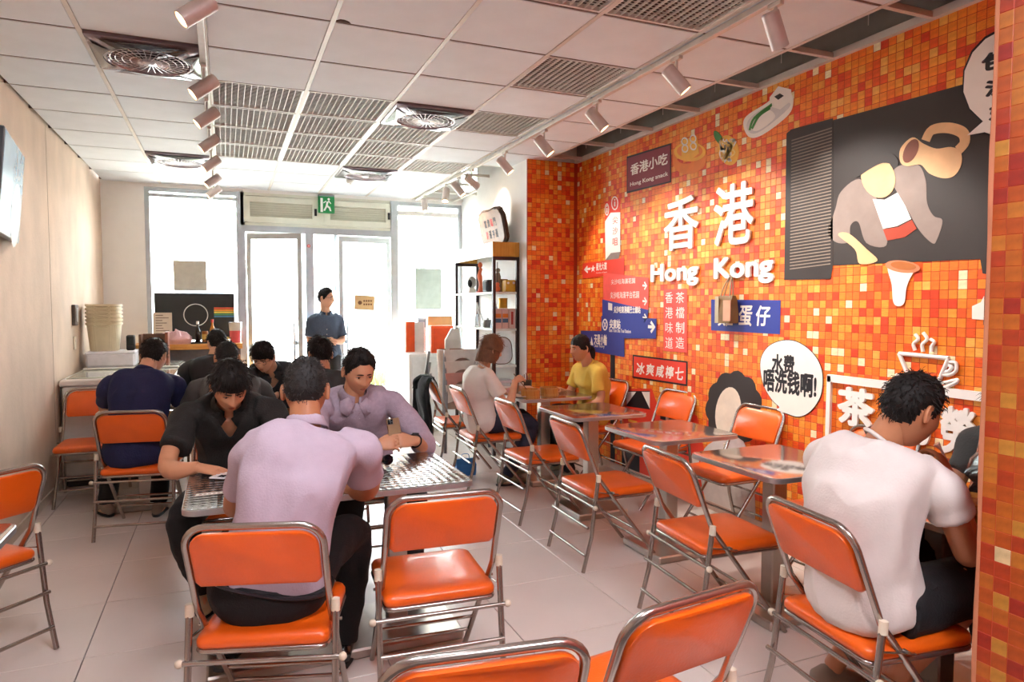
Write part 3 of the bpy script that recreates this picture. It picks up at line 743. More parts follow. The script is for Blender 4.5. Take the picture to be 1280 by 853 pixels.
# wall switch and cable plate, television on the left wall
t = thing('switch_panel', 'dark wall switch panel on the left wall above the freezer', 'switch', (LX + .001, 7.32, 1.43)); MB().bbox(0, .03, -.075, .075, -.1, .09, .006).obj('case', mat('switch bronze', '#5a4f48', .4, .3), t, 0); MB().bbox(.03, .034, -.05, .05, -.07, .06, .002).obj('button', mat('switch grey', '#8d8a86', .4), t, 0)
t = thing('socket', 'small pale wall plate under the switch panel', 'socket', (LX + .001, 7.32, 1.17)); MB().bbox(0, .012, -.045, .045, -.06, .06, .004).obj('plate', mat('plate cream', '#dccdb8', .5), t, 0); MB().cyl((.01, 0, .02), (.014, 0, .02), .012, n=10).obj('dial', M_cap, t)
t = thing('television', 'wall-mounted television at the left edge showing a grey picture', 'television', (LX, 5.02, 2.21))
tv = MB(); TVM = Matrix.Translation((.09, 0, 0)) @ Matrix.Rotation(math.radians(7), 4, 'Z') @ Matrix.Rotation(math.radians(5), 4, 'Y')
tv.bbox(-.02, .02, -.45, .45, -.29, .29, .006, M=TVM); tv.obj('case', mat('tv grey', '#4c525a', .3), t, 0)
MB().box(.0205, .0215, -.435, .435, -.275, .275, M=TVM).obj('screen', mat('tv picture', '#6f8ea6', .2, emit=.03), t, 0)
q = MB(); q.add([TVM @ V((.0222, .2 + .21 * math.cos(a), -.13 + .2 * math.sin(a))) for a in [2 * PI * i / 32 for i in range(32)]], [tuple(range(32))]); q.obj('picture', mat('tv disc', '#b9bcbc', .2, emit=.03), t, 0)
MB().box(0, .08, -.1, .1, -.1, .1).obj('bracket', M_chrome, t, 0)

# track lights
M_trk = mat('track white', '#cfc9c2', .4, .2); M_head = mat('lamp head', '#d3c6c0', .4, .15); M_lens = mat('lamp glow', '#ffd9a0', .4, emit=14)
def track(x, y0, y1, label, heads):
    t = thing('light_track', label, 'track light', (x, (y0 + y1) / 2, CZ)); l = (y1 - y0) / 2
    MB().bbox(-.018, .018, -l, l, -.035, -.003, .003).obj('rail', M_trk, t, 0)
    for (yy, d, lab, w) in heads:
        d = V(d).normalized(); h = thing('spotlight', lab, 'spotlight', (x, yy, CZ - .035), 0, 'track spotlights')
        MB().bbox(-.014, .014, -.04, .04, -.02, 0, .003).obj('adapter', M_trk, h, 0)
        c = V((0, 0, -.125)); MB().cyl((0, 0, -.02), (0, 0, -.1), .008, n=8).obj('stem', M_trk, h)
        Mr = d.to_track_quat('Z', 'Y').to_matrix().to_4x4()
        MB().lathe([(.0, -.085), (.034, -.085), (.04, -.078), (.04, .08), (.037, .083), (.034, .08), (.033, .045), (.001, .045)], c, 24, M=Mr, cap=False).obj('head', M_head, h)
        MB().lathe([(.0005, .05), (.032, .05), (.032, .052), (.0005, .052)], c, 20, M=Mr).obj('lens', M_lens, h)
        ld = bpy.data.lights.new('spotlight_lamp', 'SPOT'); ld.energy = w; ld.color = (1, .94, .87); ld.spot_size = math.radians(75); ld.spot_blend = .6; ld.shadow_soft_size = .03
        lo = bpy.data.objects.new('spotlight_lamp', ld); COL.objects.link(lo); lo.parent = h; lo.location = c + d * .09; lo.rotation_euler = (-d).to_track_quat('Z', 'Y').to_euler()
    return t
W = SPOT_W
dl = (-.75, -.1, -.62)
track(-.085, 2.2, 8.9, 'white ceiling track carrying spotlights down the left aisle', [
    (3.3, dl, 'glowing spotlight nearest the camera on the left track', W * .5), (4.42, dl, 'glowing spotlight second along the left track, beside silver fan', W * .35), (5.12, dl, 'spotlight third along the left track beside the mesh grilles', W * .3), (5.92, dl, 'spotlight fourth along the left track', W * .25), (6.75, dl, 'spotlight fifth along the left track near far fan', W * .2), (7.65, dl, 'spotlight sixth along the left track, before the last', W * .2), (8.4, dl, 'last spotlight on the left track, next to the window', W * .2)])
dr = (.55, -.3, -.75)
track(2.37, 1.9, 8.9, 'white ceiling track carrying spotlights along the printed wall', [
    (2.5, (.5, .1, -.85), 'spotlight nearest the camera on the wall-side track', W * 1.1), (3.25, dr, 'spotlight second along the wall-side track', W * 1.5), (4.14, dr, 'spotlight third along the wall-side track', W * 1.5), (4.98, dr, 'spotlight fourth along the wall-side track, left of red sign', W * 1.5), (5.8, dr, 'spotlight fifth along the wall-side track by the white column', W), (6.7, (.8, .2, -.5), 'spotlight sixth along the wall-side track, aimed at the column', W * .25), (7.15, dr, 'spotlight seventh along the wall-side track', W * .6), (7.6, (-.2, -.3, -.9), 'spotlight eighth along the wall-side track', W * .2), (8.5, (0, -.3, -.9), 'last spotlight on the wall-side track by the shop window', W * .15)])
# smoke detector
t = thing('smoke_detector', 'small round smoke detector on the ceiling before the door', 'detector', (1.35, 7.95, CZ)); MB().lathe([(.0, 0), (.05, 0), (.05, -.02), (.035, -.04), (.001, -.042)], n=20).obj('case', M_white, t); MB().lathe([(.0, -.04), (.014, -.042), (.012, -.05), (.001, -.05)], n=12).obj('sensor', M_trk, t)
# ================================================================ PRINTS AND LETTERS ON THE RIGHT WALL
P_red = mat('print red', '#e6402a', .6, 0, .03); P_blue = mat('print blue', '#2c3a8f', .6, 0, .04); P_maroon = mat('print maroon', '#842c3a', .6, 0, .03)
P_white = mat('print white', '#f4ece2', .6, 0, .02); P_dark = mat('print charcoal', '#2e2522', .6, 0, .05); P_black = mat('print black', '#1d1a20', .6)
P_grey = mat('print grey', '#8b7a72', .6); P_skin = mat('print beige', '#e3b583', .6); P_band = mat('print brick red', '#a83a20', .6); P_line = mat('print pale line', '#8a7a6c', .6)
P_yel = mat('print yellow', '#f2b441', .6); P_or = mat('print deep orange', '#e9822f', .6); P_pink = mat('print pale red', '#f0564a', .6); P_gd = mat('print dark grey', '#55504e', .6)
L3 = mat('raised white letter', '#f4f0ea', .45, 0, .02)
def wthing(name, label, cat, px, group=None):
    y, z = wp(*px); return thing(name, label, cat, (WX, y, z), 0, group)
def adopt(t):   # children were built in world space
    pass
def W_(t):
    return t
class onwall:
    """Thing on the wall whose parts are built in world space."""
    def __init__(s, name, label, cat, px, group=None):
        s.t = wthing(name, label, cat, px, group); s.before = None
    def fix(s, *objs):
        for o in objs:
            o.parent = s.t; o.matrix_parent_inverse = Matrix.Translation(-s.t.location)
def poly(T_, name, pts, m, layer=1, **k): o = wpoly(name, pts, m, layer, **k); T_.fix(o); return o
def txt(T_, name, body, a, b_, m, layer=2, **k): o = wtext(name, body, a, b_, m, layer, **k); T_.fix(o); return o
def strk(T_, name, lines, w, m, layer=2, **k):
    b = MB()
    for l in lines: wstroke(b, l, w, layer, **k)
    o = b.obj(name, m, None, 0); T_.fix(o); return o

# maroon snack sign
s = onwall('wall_sign', 'maroon sign reading Hong Kong snack near the ceiling', 'sign', (812, 212))
poly(s, 'border', [(784, 196), (839.5, 179), (839.5, 228), (784, 242)], P_black, 1); poly(s, 'board', [(785, 198), (838.3, 181.5), (838.3, 226.5), (785, 239.5)], P_maroon, 2)
txt(s, 'lettering', '香港小吃', (789, 220), (835.5, 190), P_white, 3, bold=.02); txt(s, 'lettering', 'Hong Kong snack', (788.5, 235), (836, 214), P_white, 3, bold=.015)

# raised characters and words
M3 = dict(layer=2, depth=.016)
s = onwall('wall_lettering', 'large raised white characters for Hong Kong on mosaic wall', 'lettering', (885, 275))
txt(s, 'character', '香', (832, 315), (876, 241.5), L3, bold=.016, **M3); txt(s, 'character', '港', (894.5, 309), (945.5, 223.5), L3, bold=.016, **M3)
s = onwall('wall_lettering', 'raised bold white words Hong Kong under the large characters', 'lettering', (890, 338))
for w_, a, b_ in (('Hong', (815.5, 359.5), (875.5, 325.5)), ('Kong', (894.5, 357), (970, 316))):
    txt(s, 'word', w_, a, b_, L3, bold=.035, **M3)

# tea-stall column print
s = onwall('wall_sign', 'red vertical print with two columns of white characters', 'sign', (845, 400))
poly(s, 'board', [(830, 362), (859.5, 361), (859.5, 441), (830, 439)], P_pink, 1)
for body, x0, x1 in (('香港味道', 832.3, 841.8), ('茶檔制造', 845.3, 856)):
    for i, ch in enumerate(body): txt(s, 'character', ch, (x0, 379.2 + i * 18.7), (x1, 365.2 + i * 18.9), P_white, 2)
# blue waffle sign
s = onwall('wall_sign', 'blue sign with white waffle lettering behind the hanging bag', 'sign', (932, 393))
poly(s, 'board', [(889.5, 374.5), (976.5, 375.5), (975.5, 418), (889.5, 413)], P_blue, 1)
for ch, x0, x1 in (('雞', 898, 918), ('蛋', 924, 941.5), ('仔', 945.5, 964)): txt(s, 'character', ch, (x0, 407.5), (x1, 382), P_white, 2, bold=.02, shear=.1)
# iced lemon sign
s = onwall('wall_sign', 'red sign with black border and five white characters over the chairs', 'sign', (825, 462))
poly(s, 'border', [(791.5, 443.5), (860, 452), (859.5, 483), (791, 472.5)], P_black, 1); poly(s, 'board', [(793, 445.7), (858.5, 453.8), (858, 480.5), (792.6, 470.6)], P_red, 2)
for i, ch in enumerate('冰爽咸檸七'):
    x0 = 796 + i * 12.2; txt(s, 'character', ch, (x0, 467.5 + i * 1.7), (x0 + 10.6, 454 + i * 1.5), P_white, 3, bold=.02, shear=.12)
# street direction signs
s = onwall('wall_sign', 'printed street signpost with white column and red and blue arrow boards', 'sign', (775, 380))
poly(s, 'post', [(763.5, 440), (769, 441), (769, 596), (763.5, 592)], P_black, 1)
poly(s, 'red_head', [(757, 252.5), (776, 247), (776, 267), (757, 276)], P_red, 1)
for (cx_, cy_, rx, ry) in ((769.2, 254.2, 3.9, 8), (759.4, 262, 2.2, 7)):
    strk(s, 'icon', [[(cx_ + rx * math.cos(a), cy_ + ry * math.sin(a)) for a in [2 * PI * i / 14 for i in range(14)]]], .012, P_white, 3, closed=True, smooth=False)
    strk(s, 'icon', [[(cx_, cy_ - 2), (cx_, cy_ + 4)]], .02, P_white, 3); strk(s, 'icon', [[(cx_, cy_ - 5.2), (cx_, cy_ - 3.4)]], .02, P_white, 3)
poly(s, 'white_column', [(757, 277), (764, 266), (776, 265.5), (776, 315), (764.3, 316.5), (757.5, 325)], P_white, 2); poly(s, 'column_foot', [(757.5, 325), (764.3, 316.5), (776, 315), (773.8, 323.5), (757.5, 335)], P_grey, 2)
for i, ch in enumerate('尖沙咀'): txt(s, 'character', ch, (766.5, 280.5 + i * 13.4), (773, 270.3 + i * 13.4), P_pink, 3)
poly(s, 'red_board', [(729, 329.5), (781, 322.5), (781, 346), (755, 345), (729, 348.7)], P_red, 3)
txt(s, 'lettering', '星光大道', (746, 338.5), (759.5, 327.5), P_white, 4, bold=.02); txt(s, 'lettering', 'Avenue of Stars', (746, 342), (759.5, 339.6), P_white, 4)
strk(s, 'arrow', [[(732, 337.2), (739, 336)], [(735.2, 333.3), (731.6, 337.2), (735.6, 340.5)]], .022, P_white, 4, smooth=False)
poly(s, 'star', [(742.2, 331.5), (743, 334.4), (745, 334.2), (743.3, 336.6), (744, 340), (742.1, 338), (740.2, 340.4), (740.8, 336.9), (739.6, 334.9), (741.5, 334.6)], P_white, 4)
poly(s, 'red_board', [(755, 341), (812, 347.5), (811.5, 388), (755, 375)], P_pink, 4)
txt(s, 'lettering', '尖沙咀海濱花園', (765, 356), (795, 347.5), P_white, 5); txt(s, 'lettering', '尖沙咀海濱平台花園', (764, 373.5), (800, 364), P_white, 5)
poly(s, 'blue_board', [(754, 374.5), (811.5, 387.5), (810, 402), (754, 400)], P_blue, 5)
txt(s, 'lettering', '尖沙咀東港鐵巴士總站', (768.5, 391.5), (802, 383), P_white, 6, bold=.02); poly(s, 'icon', [(761.5, 378.5), (766.5, 379.8), (766.5, 388.5), (761.5, 387.5)], P_white, 6)
poly(s, 'blue_board', [(753, 395), (822, 398.5), (821.3, 423.5), (781, 423), (753, 416)], P_blue, 6)
txt(s, 'lettering', '尖東站', (763.2, 411), (777, 399.5), P_white, 7, bold=.03); txt(s, 'lettering', 'East Tsim Sha Tsui Station', (763, 415), (790, 412.2), P_white, 7)
strk(s, 'icon', [[(757.6 + 2.9 * math.cos(a), 406 + 6.5 * math.sin(a)) for a in [2 * PI * i / 14 for i in range(14)]]], .014, P_white, 7, closed=True, smooth=False); strk(s, 'icon', [[(756.2, 402.5), (759, 409.5)], [(759, 402.5), (756.2, 409.5)]], .01, P_white, 7, smooth=False)
strk(s, 'arrow', [[(811.5, 408.5), (818.5, 409)], [(815, 402.5), (819.5, 409), (815, 415.5)]], .026, P_white, 7, smooth=False)
for (x_, y_) in ((807.5, 357), (807, 376.5), (806, 397)): strk(s, 'arrow', [[(804.5, y_), (809, y_ + .5)], [(806.8, y_ - 4.2), (809.6, y_ + .5), (806.8, y_ + 5)]], .016, P_white, 6, smooth=False)
poly(s, 'blue_board', [(727, 413.5), (753, 414), (781.5, 420.5), (781.5, 446.5), (727, 437)], P_blue, 5)
txt(s, 'lettering', '天星小輪', (744, 430.5), (760, 418.5), P_white, 7, bold=.03); txt(s, 'lettering', 'Star Ferry', (744.5, 435), (757, 431.5), P_white, 7)
poly(s, 'icon', [(735.5, 430), (736.5, 422), (737.5, 427), (740, 427.5), (740.8, 421), (742, 428), (743, 432)], P_white, 7)

# speech bubble about the water bill
def ell(cx_, cy_, rx, ry, n=26, rot=0):
    return [(cx_ + rx * math.cos(2 * PI * i / n) * math.cos(rot) - ry * math.sin(2 * PI * i / n) * math.sin(rot), cy_ + rx * math.cos(2 * PI * i / n) * math.sin(rot) + ry * math.sin(2 * PI * i / n) * math.cos(rot)) for i in range(n)]
bub = [(951.5, 462), (953, 446), (962, 433), (977, 426.5), (993, 426.5), (1008, 434), (1020, 446), (1027, 460), (1029, 475), (1027, 493), (1020, 507), (1010, 517), (998, 521), (984, 517), (972, 512.5), (975, 509), (966, 500), (956, 483)]
s = onwall('speech_bubble', 'white speech bubble with four lines of black scolding characters', 'sign', (990, 474))
poly(s, 'outline', [(990 + (x_ - 990) * 1.02, 475 + (y_ - 475) * 1.02) for x_, y_ in bub], P_black, 1, smooth=True); poly(s, 'bubble', bub, P_white, 2, smooth=True)
s.t['label'] = 'white speech bubble with two lines of black characters about water bill'
txt(s, 'lettering', '水费', (965.5, 465.5), (994.5, 444.5), P_black, 3, bold=.035); txt(s, 'lettering', '唔洗钱啊!', (955, 488.5), (1022, 467.5), P_black, 3, bold=.035)
# plain stand-in print: dark cloud with a blank oval
s = onwall('wall_print', 'plain dark scalloped cloud print with pale oval, below white bubble', 'mural print', (918, 510))
cl = []
for i in range(44):
    a = 2 * PI * i / 44; r = 1 + .09 * abs(math.sin(a * 5.5)); cl.append((918 + 33 * r * math.cos(a), 512 + 45 * r * math.sin(a)))
poly(s, 'cloud', cl, P_dark, 1); poly(s, 'oval', ell(911, 516, 16, 32, rot=.1), mat('print cream', '#ead8c2', .6), 2); poly(s, 'lower_panel', [(886, 556), (930, 552), (945, 640), (930, 660), (890, 640), (876, 590)], mat('print off white', '#d9cdc6', .6), 2, smooth=True)
# red vehicle print behind the second table
s = onwall('wall_print', 'red vehicle printed low on the mosaic behind the tables', 'mural print', (822, 560))
poly(s, 'body', [(780, 520), (786, 486), (815, 486), (822, 505), (850, 512), (872, 520), (880, 560), (880, 640), (850, 640), (780, 600)], P_red, 1)
poly(s, 'dark_trim', [(778, 556), (800, 552), (800, 596), (778, 590)], P_black, 2); poly(s, 'windscreen', [(784, 489), (813, 489), (813, 512), (784, 508)], P_black, 2)
poly(s, 'glare', [(784, 490), (796, 490), (784, 506)], P_white, 3); poly(s, 'glare', [(803, 490), (813, 490), (813, 511)], P_white, 3); poly(s, 'window', [(826, 508), (846, 513), (848, 530), (826, 524)], P_black, 2); poly(s, 'window', [(833, 511), (836, 512), (837, 527), (833, 526)], P_white, 3)
poly(s, 'lamp_stripe', [(786, 524), (797, 527), (797, 530), (786, 527)], P_yel, 2); poly(s, 'lamp_stripe', [(786, 530), (797, 533), (797, 536), (786, 533)], P_yel, 2); poly(s, 'lower_panel', [(862, 570), (874, 572), (876, 600), (862, 598)], P_white, 2); poly(s, 'wheel', [(782, 582), (806, 594), (806, 604), (782, 592)], P_black, 3)

# shuttered window print
s = onwall('wall_print', 'dark shuttered window print with plain cloth shapes and beige jug', 'mural print', (1110, 240))
poly(s, 'opening', [(1040, 151), (1207, 105), (1246, 112), (1244, 336), (1229, 342), (1226, 324), (1041, 332)], P_dark, 1)
poly(s, 'shutter', [(984, 167), (990, 162), (1042, 148), (1042, 332), (1039, 349), (981, 350)], P_dark, 2)
b = []
for i in range(42):
    z_ = i / 41; b.append([(990.5 - 2.2 * z_, 176 + 160.5 * z_), (1041 - 2.0 * z_, 160 + 170 * z_)])
strk(s, 'slats', b, .0062, P_line, 3, smooth=False)
poly(s, 'shutter', [(1229, 118), (1249, 110), (1249, 345), (1229, 342)], P_dark, 2)
strk(s, 'slats', [[(1240.5 - 2 * i / 40, 186 + 140 * i / 40), (1249, 184 + 142 * i / 40)] for i in range(41)], .0062, P_line, 3, smooth=False)
poly(s, 'cloth', [(1036, 290), (1045, 262), (1052, 240), (1075, 224), (1095, 245), (1104, 275), (1109, 307), (1084, 304), (1074, 278), (1064, 282), (1062, 302), (1046, 303)], P_grey, 2, smooth=True)
poly(s, 'cloth', [(1114, 222), (1124, 208), (1148, 206), (1158, 225), (1160, 254), (1168, 270), (1179, 276), (1172, 300), (1166, 304), (1150, 288), (1135, 262), (1122, 240)], P_grey, 2, smooth=True)
poly(s, 'pale_panel', [(1092, 249), (1107, 250), (1123, 241), (1133, 258), (1140, 274), (1122, 283), (1105, 286)], P_white, 3); poly(s, 'red_band', [(1105, 287), (1124, 284), (1141, 275), (1147, 286), (1132, 297), (1110, 301)], P_band, 3)
poly(s, 'oval', ell(1099, 222, 21, 26, rot=-.3), P_skin, 4); poly(s, 'dark_cap', [(1069, 215), (1074, 197), (1096, 190), (1118, 193), (1124, 206), (1105, 204), (1088, 212), (1072, 222)], P_dark, 5, smooth=True)
poly(s, 'beige_strip', [(1049, 294), (1062, 292), (1085, 312), (1098, 326), (1076, 330), (1070, 312)], P_skin, 4, smooth=True)
poly(s, 'jug', [(1127, 186), (1142, 172), (1156, 180), (1172, 186), (1190, 184), (1202, 190), (1203, 206), (1194, 220), (1180, 223), (1163, 217), (1152, 206), (1136, 208), (1127, 203)], P_skin, 4, smooth=True); poly(s, 'jug_mouth', ell(1140, 189, 8, 16, rot=.45), mat('print brown', '#7a3a22', .6), 5)
strk(s, 'jug_handle', [[(1158, 176), (1166, 163), (1186, 160), (1204, 166), (1207, 178), (1199, 188)]], .05, P_skin, 3)
poly(s, 'funnel_cone', [(1112, 330), (1144, 332), (1137, 352), (1134, 362), (1132, 378), (1125, 383), (1118, 378), (1116, 356)], P_white, 4, smooth=True); poly(s, 'funnel_rim', ell(1130, 333.5, 22, 7.5, rot=.12), mat('print terracotta', '#d9825a', .6), 5); poly(s, 'funnel_mouth', ell(1131, 332.5, 16, 5, rot=.12), mat('print tan', '#b4672c', .6), 6)
# upper bubble, running under the pier
s = onwall('speech_bubble', 'white speech bubble at the upper right, cut by the pier', 'sign', (1235, 110))
poly(s, 'outline', [(1207.5, 172), (1228, 152), (1212, 138), (1203.5, 115), (1205, 88), (1215, 64), (1232, 46), (1262, 30), (1262, 180), (1232, 168)], P_black, 2); poly(s, 'bubble', [(1210, 169.5), (1230, 152), (1213.5, 136), (1205.5, 115), (1207, 89), (1217, 66), (1233, 49), (1262, 33), (1262, 176), (1232, 165.5)], P_white, 3)
for ch, a, b_ in (('包', (1227.5, 92), (1263, 58)), ('没', (1232, 123), (1268, 92)), ('好', (1237, 152), (1272, 122))): txt(s, 'character', ch, a, b_, P_black, 4, bold=.05)
# dark post print by the pier
s = onwall('wall_print', 'dark grey strip with a white block printed beside the pier', 'mural print', (1236, 370))
poly(s, 'strip', [(1234, 340), (1246, 330), (1244, 412), (1230, 406)], P_gd, 2); poly(s, 'block', [(1216, 383), (1227, 378), (1231, 370), (1231, 400), (1216, 399)], P_white, 2)

# snacks printed along the top
s = onwall('wall_print', 'printed white dish with green leeks and dip cup near the ceiling', 'mural print', (960, 142))
poly(s, 'dish', [(930, 158), (934, 145), (960, 128), (975, 114), (990, 118), (992, 131), (984, 146), (955, 168), (938, 172)], P_white, 1, smooth=True); poly(s, 'dish_inner', [(934, 158), (940, 146), (962, 132), (985, 128), (986, 136), (955, 162), (940, 167)], mat('print pale grey', '#d9d2ce', .6), 2, smooth=True)
poly(s, 'dip_cup', [(963, 122), (974, 108), (990, 112), (990, 126), (976, 137), (963, 133)], P_white, 3); poly(s, 'dip', [(969, 121), (976, 117), (981, 120), (974, 125)], P_dark, 4)
strk(s, 'leek', [[(938, 163), (944, 148), (966, 131)], [(941, 161), (950, 145), (964, 135)]], .02, mat('print leek', '#3f8a3c', .6), 4); poly(s, 'roll', [(941, 160), (948, 146), (962, 138), (970, 146), (958, 158), (946, 164)], P_white, 3, smooth=True)
s = onwall('wall_print', 'printed bamboo steamer with dumplings beside the maroon sign', 'mural print', (863, 195))
poly(s, 'basket', [(842, 188), (850, 203), (868, 203), (882, 190), (882, 206), (870, 216), (854, 217), (843, 208)], P_or, 1, smooth=True); poly(s, 'rim', ell(863, 190, 20, 12), P_yel, 2); poly(s, 'inside', ell(863, 189, 16, 9), P_or, 3)
poly(s, 'dumpling', [(853, 176), (872, 170), (875, 192), (866, 199), (853, 198)], P_yel, 4)
for (x_, y_) in ((857, 177), (867.5, 173.5), (857.5, 186), (868, 183)): strk(s, 'ring', [ell(x_, y_, 3.6, 4.4, 12)], .012, P_white, 5, closed=True, smooth=False)
s = onwall('wall_print', 'printed bowl of noodles with green leaf beside the printed dish', 'mural print', (910, 188))
poly(s, 'leaf', [(893, 164), (899, 166), (905, 176), (901, 181), (894, 173)], mat('print leek', '#3f8a3c', .6), 1, smooth=True); poly(s, 'bowl', ell(911, 188, 13, 19, rot=-.2), P_yel, 1)
q = random.Random(9); strk(s, 'noodles', [[(911 + q.uniform(-10, 10), 188 + q.uniform(-15, 15)) for _ in range(4)] for _ in range(10)], .012, P_white, 2)
strk(s, 'noodles', [[(911 + q.uniform(-9, 9), 188 + q.uniform(-13, 13)) for _ in range(4)] for _ in range(6)], .012, mat('print pale yellow', '#f6d27a', .6), 3)

# raised teacup and frame with tea characters
def raised(T_, name, lines, r, flat=.6, closed=False, k=5, smooth=True):
    b = MB()
    for l in lines:
        p = [V((WX - .012, *wp(*q))) for q in l]
        if smooth and len(p) > 2: p = cat_spline(p, k, closed)
        b.tube(p, r, 8, closed=closed)
    o = b.obj(name, L3, None, 60); T_.fix(o); return o
s = onwall('cup_emblem', 'raised white outline of steaming teacup above the white frame', 'emblem', (1160, 455))
raised(s, 'cup', [[(1126, 442), (1140, 476)], [(1126, 442), (1188, 448)], [(1188, 448), (1176, 476)]], .011, smooth=False)
raised(s, 'handle', [[(1189, 453), (1197, 454), (1197, 464), (1188, 469), (1180, 468)], [(1188, 457), (1192, 459), (1188, 464), (1184, 465)]], .009)
raised(s, 'saucer', [[(1122, 468), (1136, 478), (1160, 482), (1185, 478), (1199, 475), (1194, 480), (1175, 486), (1155, 486), (1135, 480), (1122, 468)]], .009)
raised(s, 'steam', [[(1146, 438), (1144, 430), (1150, 424), (1146, 418)], [(1156, 440), (1155, 431), (1161, 424), (1156, 416)], [(1167, 440), (1167, 433), (1170, 428), (1165, 424)]], .009)
s = onwall('wall_frame', 'raised white frame on the mosaic wall around tea characters', 'frame', (1100, 500))
fr = MB(); 
def bar_(a, b_, w):
    p, q_ = [V((WX - .01, *wp(*c))) for c in (a, b_)]; d = (q_ - p).normalized(); n_ = V((0, -d.z, d.y)) * w
    fr.rings([[c + n_ + V((-.01, 0, 0)), c - n_ + V((-.01, 0, 0)), c - n_ + V((.008, 0, 0)), c + n_ + V((.008, 0, 0))] for c in (p, q_)])
bar_((1037, 472.5), (1262, 500), .022); bar_((1039, 470), (1034, 640), .014)
o = fr.obj('frame', L3, None, 0); s.fix(o)
s = onwall('wall_lettering', 'raised white tea-stall characters inside the white frame', 'lettering', (1130, 525))
for ch, a, b_ in (('茶', (1049, 529), (1096, 488)), ('功', (1110, 548), (1168, 502)), ('勞', (1177, 566), (1222, 512))):
    txt(s, 'character', ch, a, b_, L3, 3, bold=.035, depth=.014)

# tan bag hanging from the lettering
M_bag = mat('tan leather', '#7f5f34', .5, 0, .1, 8, .15, 60); M_bagd = mat('brown leather', '#7d5a34', .5, 0, .1, 8)
y0, z0 = wp(915, 404); t = thing('handbag', 'tan leather handbag hung on the wall under the word Kong', 'bag', (WX - .05, y0, z0)); t.scale = (.75, .62, .8)
b = MB(); b.rings([[(dx, dy * k, zz) for dx, dy in ((-.05 * q_, -.125), (-.05 * q_, .125), (.05 * q_, .125), (.05 * q_, -.125))] for zz, k, q_ in ((0, .95, 1), (.02, 1, 1.05), (.1, 1, 1.0), (.2, 1.0, .7), (.24, .98, .35))]); b.obj('body', M_bag, t, 30)
MB().box(-.056, -.05, -.14, -.02, .02, .2).obj('flap', mat('pink leather', '#d9a07f', .5), t, 0); MB().box(-.054, -.048, .06, .122, .0, .235).obj('side_panel', mat('cream leather', '#b8a888', .5), t, 0)
for s_ in (-1, 1): MB().tube(cat_spline([(-.02 * s_, -.075, .22), (-.015 * s_ + .02, -.05, .33), (.05, .0, .42), (-.015 * s_ + .02, .05, .33), (-.02 * s_, .085, .22)], 5), .0065, 8).obj('handle', mat('cream leather', '#b8a888', .5), t)
MB().cyl((.06, .0, .412), (.028, 0, .42), .006, n=8).obj('hook', M_chrome, t)
# ================================================================ PEOPLE
M_skins = [mat('skin warm', '#c98f6c', .5, 0, .05, 14, .06, 120, sss=.12), mat('skin tan', '#b77a56', .5, 0, .05, 14, .06, 120, sss=.12), mat('skin light', '#d9a585', .5, 0, .05, 14, .06, 120, sss=.12)]
M_hair = mat('black hair', '#17120f', .62, 0, .2, 30, .2, 200, spec=.3); M_hairb = mat('brown hair', '#744b30', .55, 0, .2, 30, .2, 200); M_hairg = mat('greying hair', '#1d1a18', .7, 0, .3, 60, .2, 200)
M_lip = mat('lips', '#a5604f', .45); M_eyew = mat('eye white', '#e5ddd4', .3); M_iris = mat('iris', '#1c120d', .2)
def cloth(name, c, bump=.25, var=.06, sc=25, sheen=0): return mat(name, c, .85, 0, var, sc, bump, 140, sheen=sheen)

def evaluated(o):
    bpy.context.view_layer.update()
    me = bpy.data.meshes.new_from_object(o.evaluated_get(bpy.context.evaluated_depsgraph_get()))
    return me
def remeshed(b, voxel, smooth=6, fac=.5):
    """Union of overlapping closed tubes as one continuous surface."""
    me = bpy.data.meshes.new('tmp'); me.from_pydata(b.v, [], b.f)
    bm = bmesh.new(); bm.from_mesh(me); bmesh.ops.recalc_face_normals(bm, faces=bm.faces); bm.to_mesh(me); bm.free()
    o = bpy.data.objects.new('tmp', me); COL.objects.link(o)
    m = o.modifiers.new('r', 'REMESH'); m.mode = 'VOXEL'; m.voxel_size = voxel
    if smooth: s_ = o.modifiers.new('s', 'SMOOTH'); s_.factor = fac; s_.iterations = smooth
    out = evaluated(o); bpy.data.objects.remove(o)
    bpy.data.meshes.remove(me)
    return out
def wrinkle(me, amp, freq=9., seed=0., stretch=(1, 1, .55)):
    nv = len(me.vertices); co = [0.0] * (nv * 3); no = [0.0] * (nv * 3)
    me.vertices.foreach_get('co', co); me.vertex_normals.foreach_get('vector', no)
    off = V((seed, seed * .7, -seed)); o2 = V((5, 1, 2))
    for i in range(0, nv * 3, 3):
        p = V((co[i] * stretch[0], co[i + 1] * stretch[1], co[i + 2] * stretch[2])) * freq + off
        k = amp * (-abs(noise.noise(p)) * 1.6 + .5 + .45 * noise.noise(p * 2.3 + o2))
        co[i] += no[i] * k; co[i + 1] += no[i + 1] * k; co[i + 2] += no[i + 2] * k
    me.vertices.foreach_set('co', co); me.update()
def spl(ps, k=5): return cat_spline(ps, k)
def lerp(a, b, t): return a + (b - a) * t
def tab(table, t):
    for (t0, *a), (t1, *b) in zip(table, table[1:]):
        if t <= t1:
            k = max(0, (t - t0) / (t1 - t0)); k = k * k * (3 - 2 * k) if 0 else k
            return [x + (y - x) * k for x, y in zip(a, b)]
    return list(table[-1][1:])
def ik(a, c, l1, l2, hint):
    d = c - a; L = min(d.length, (l1 + l2) * .999); u = d.normalized()
    x = (L * L + l1 * l1 - l2 * l2) / (2 * L); h = math.sqrt(max(0, l1 * l1 - x * x))
    w = hint - u * hint.dot(u); w.normalize()
    return a + u * x + w * h

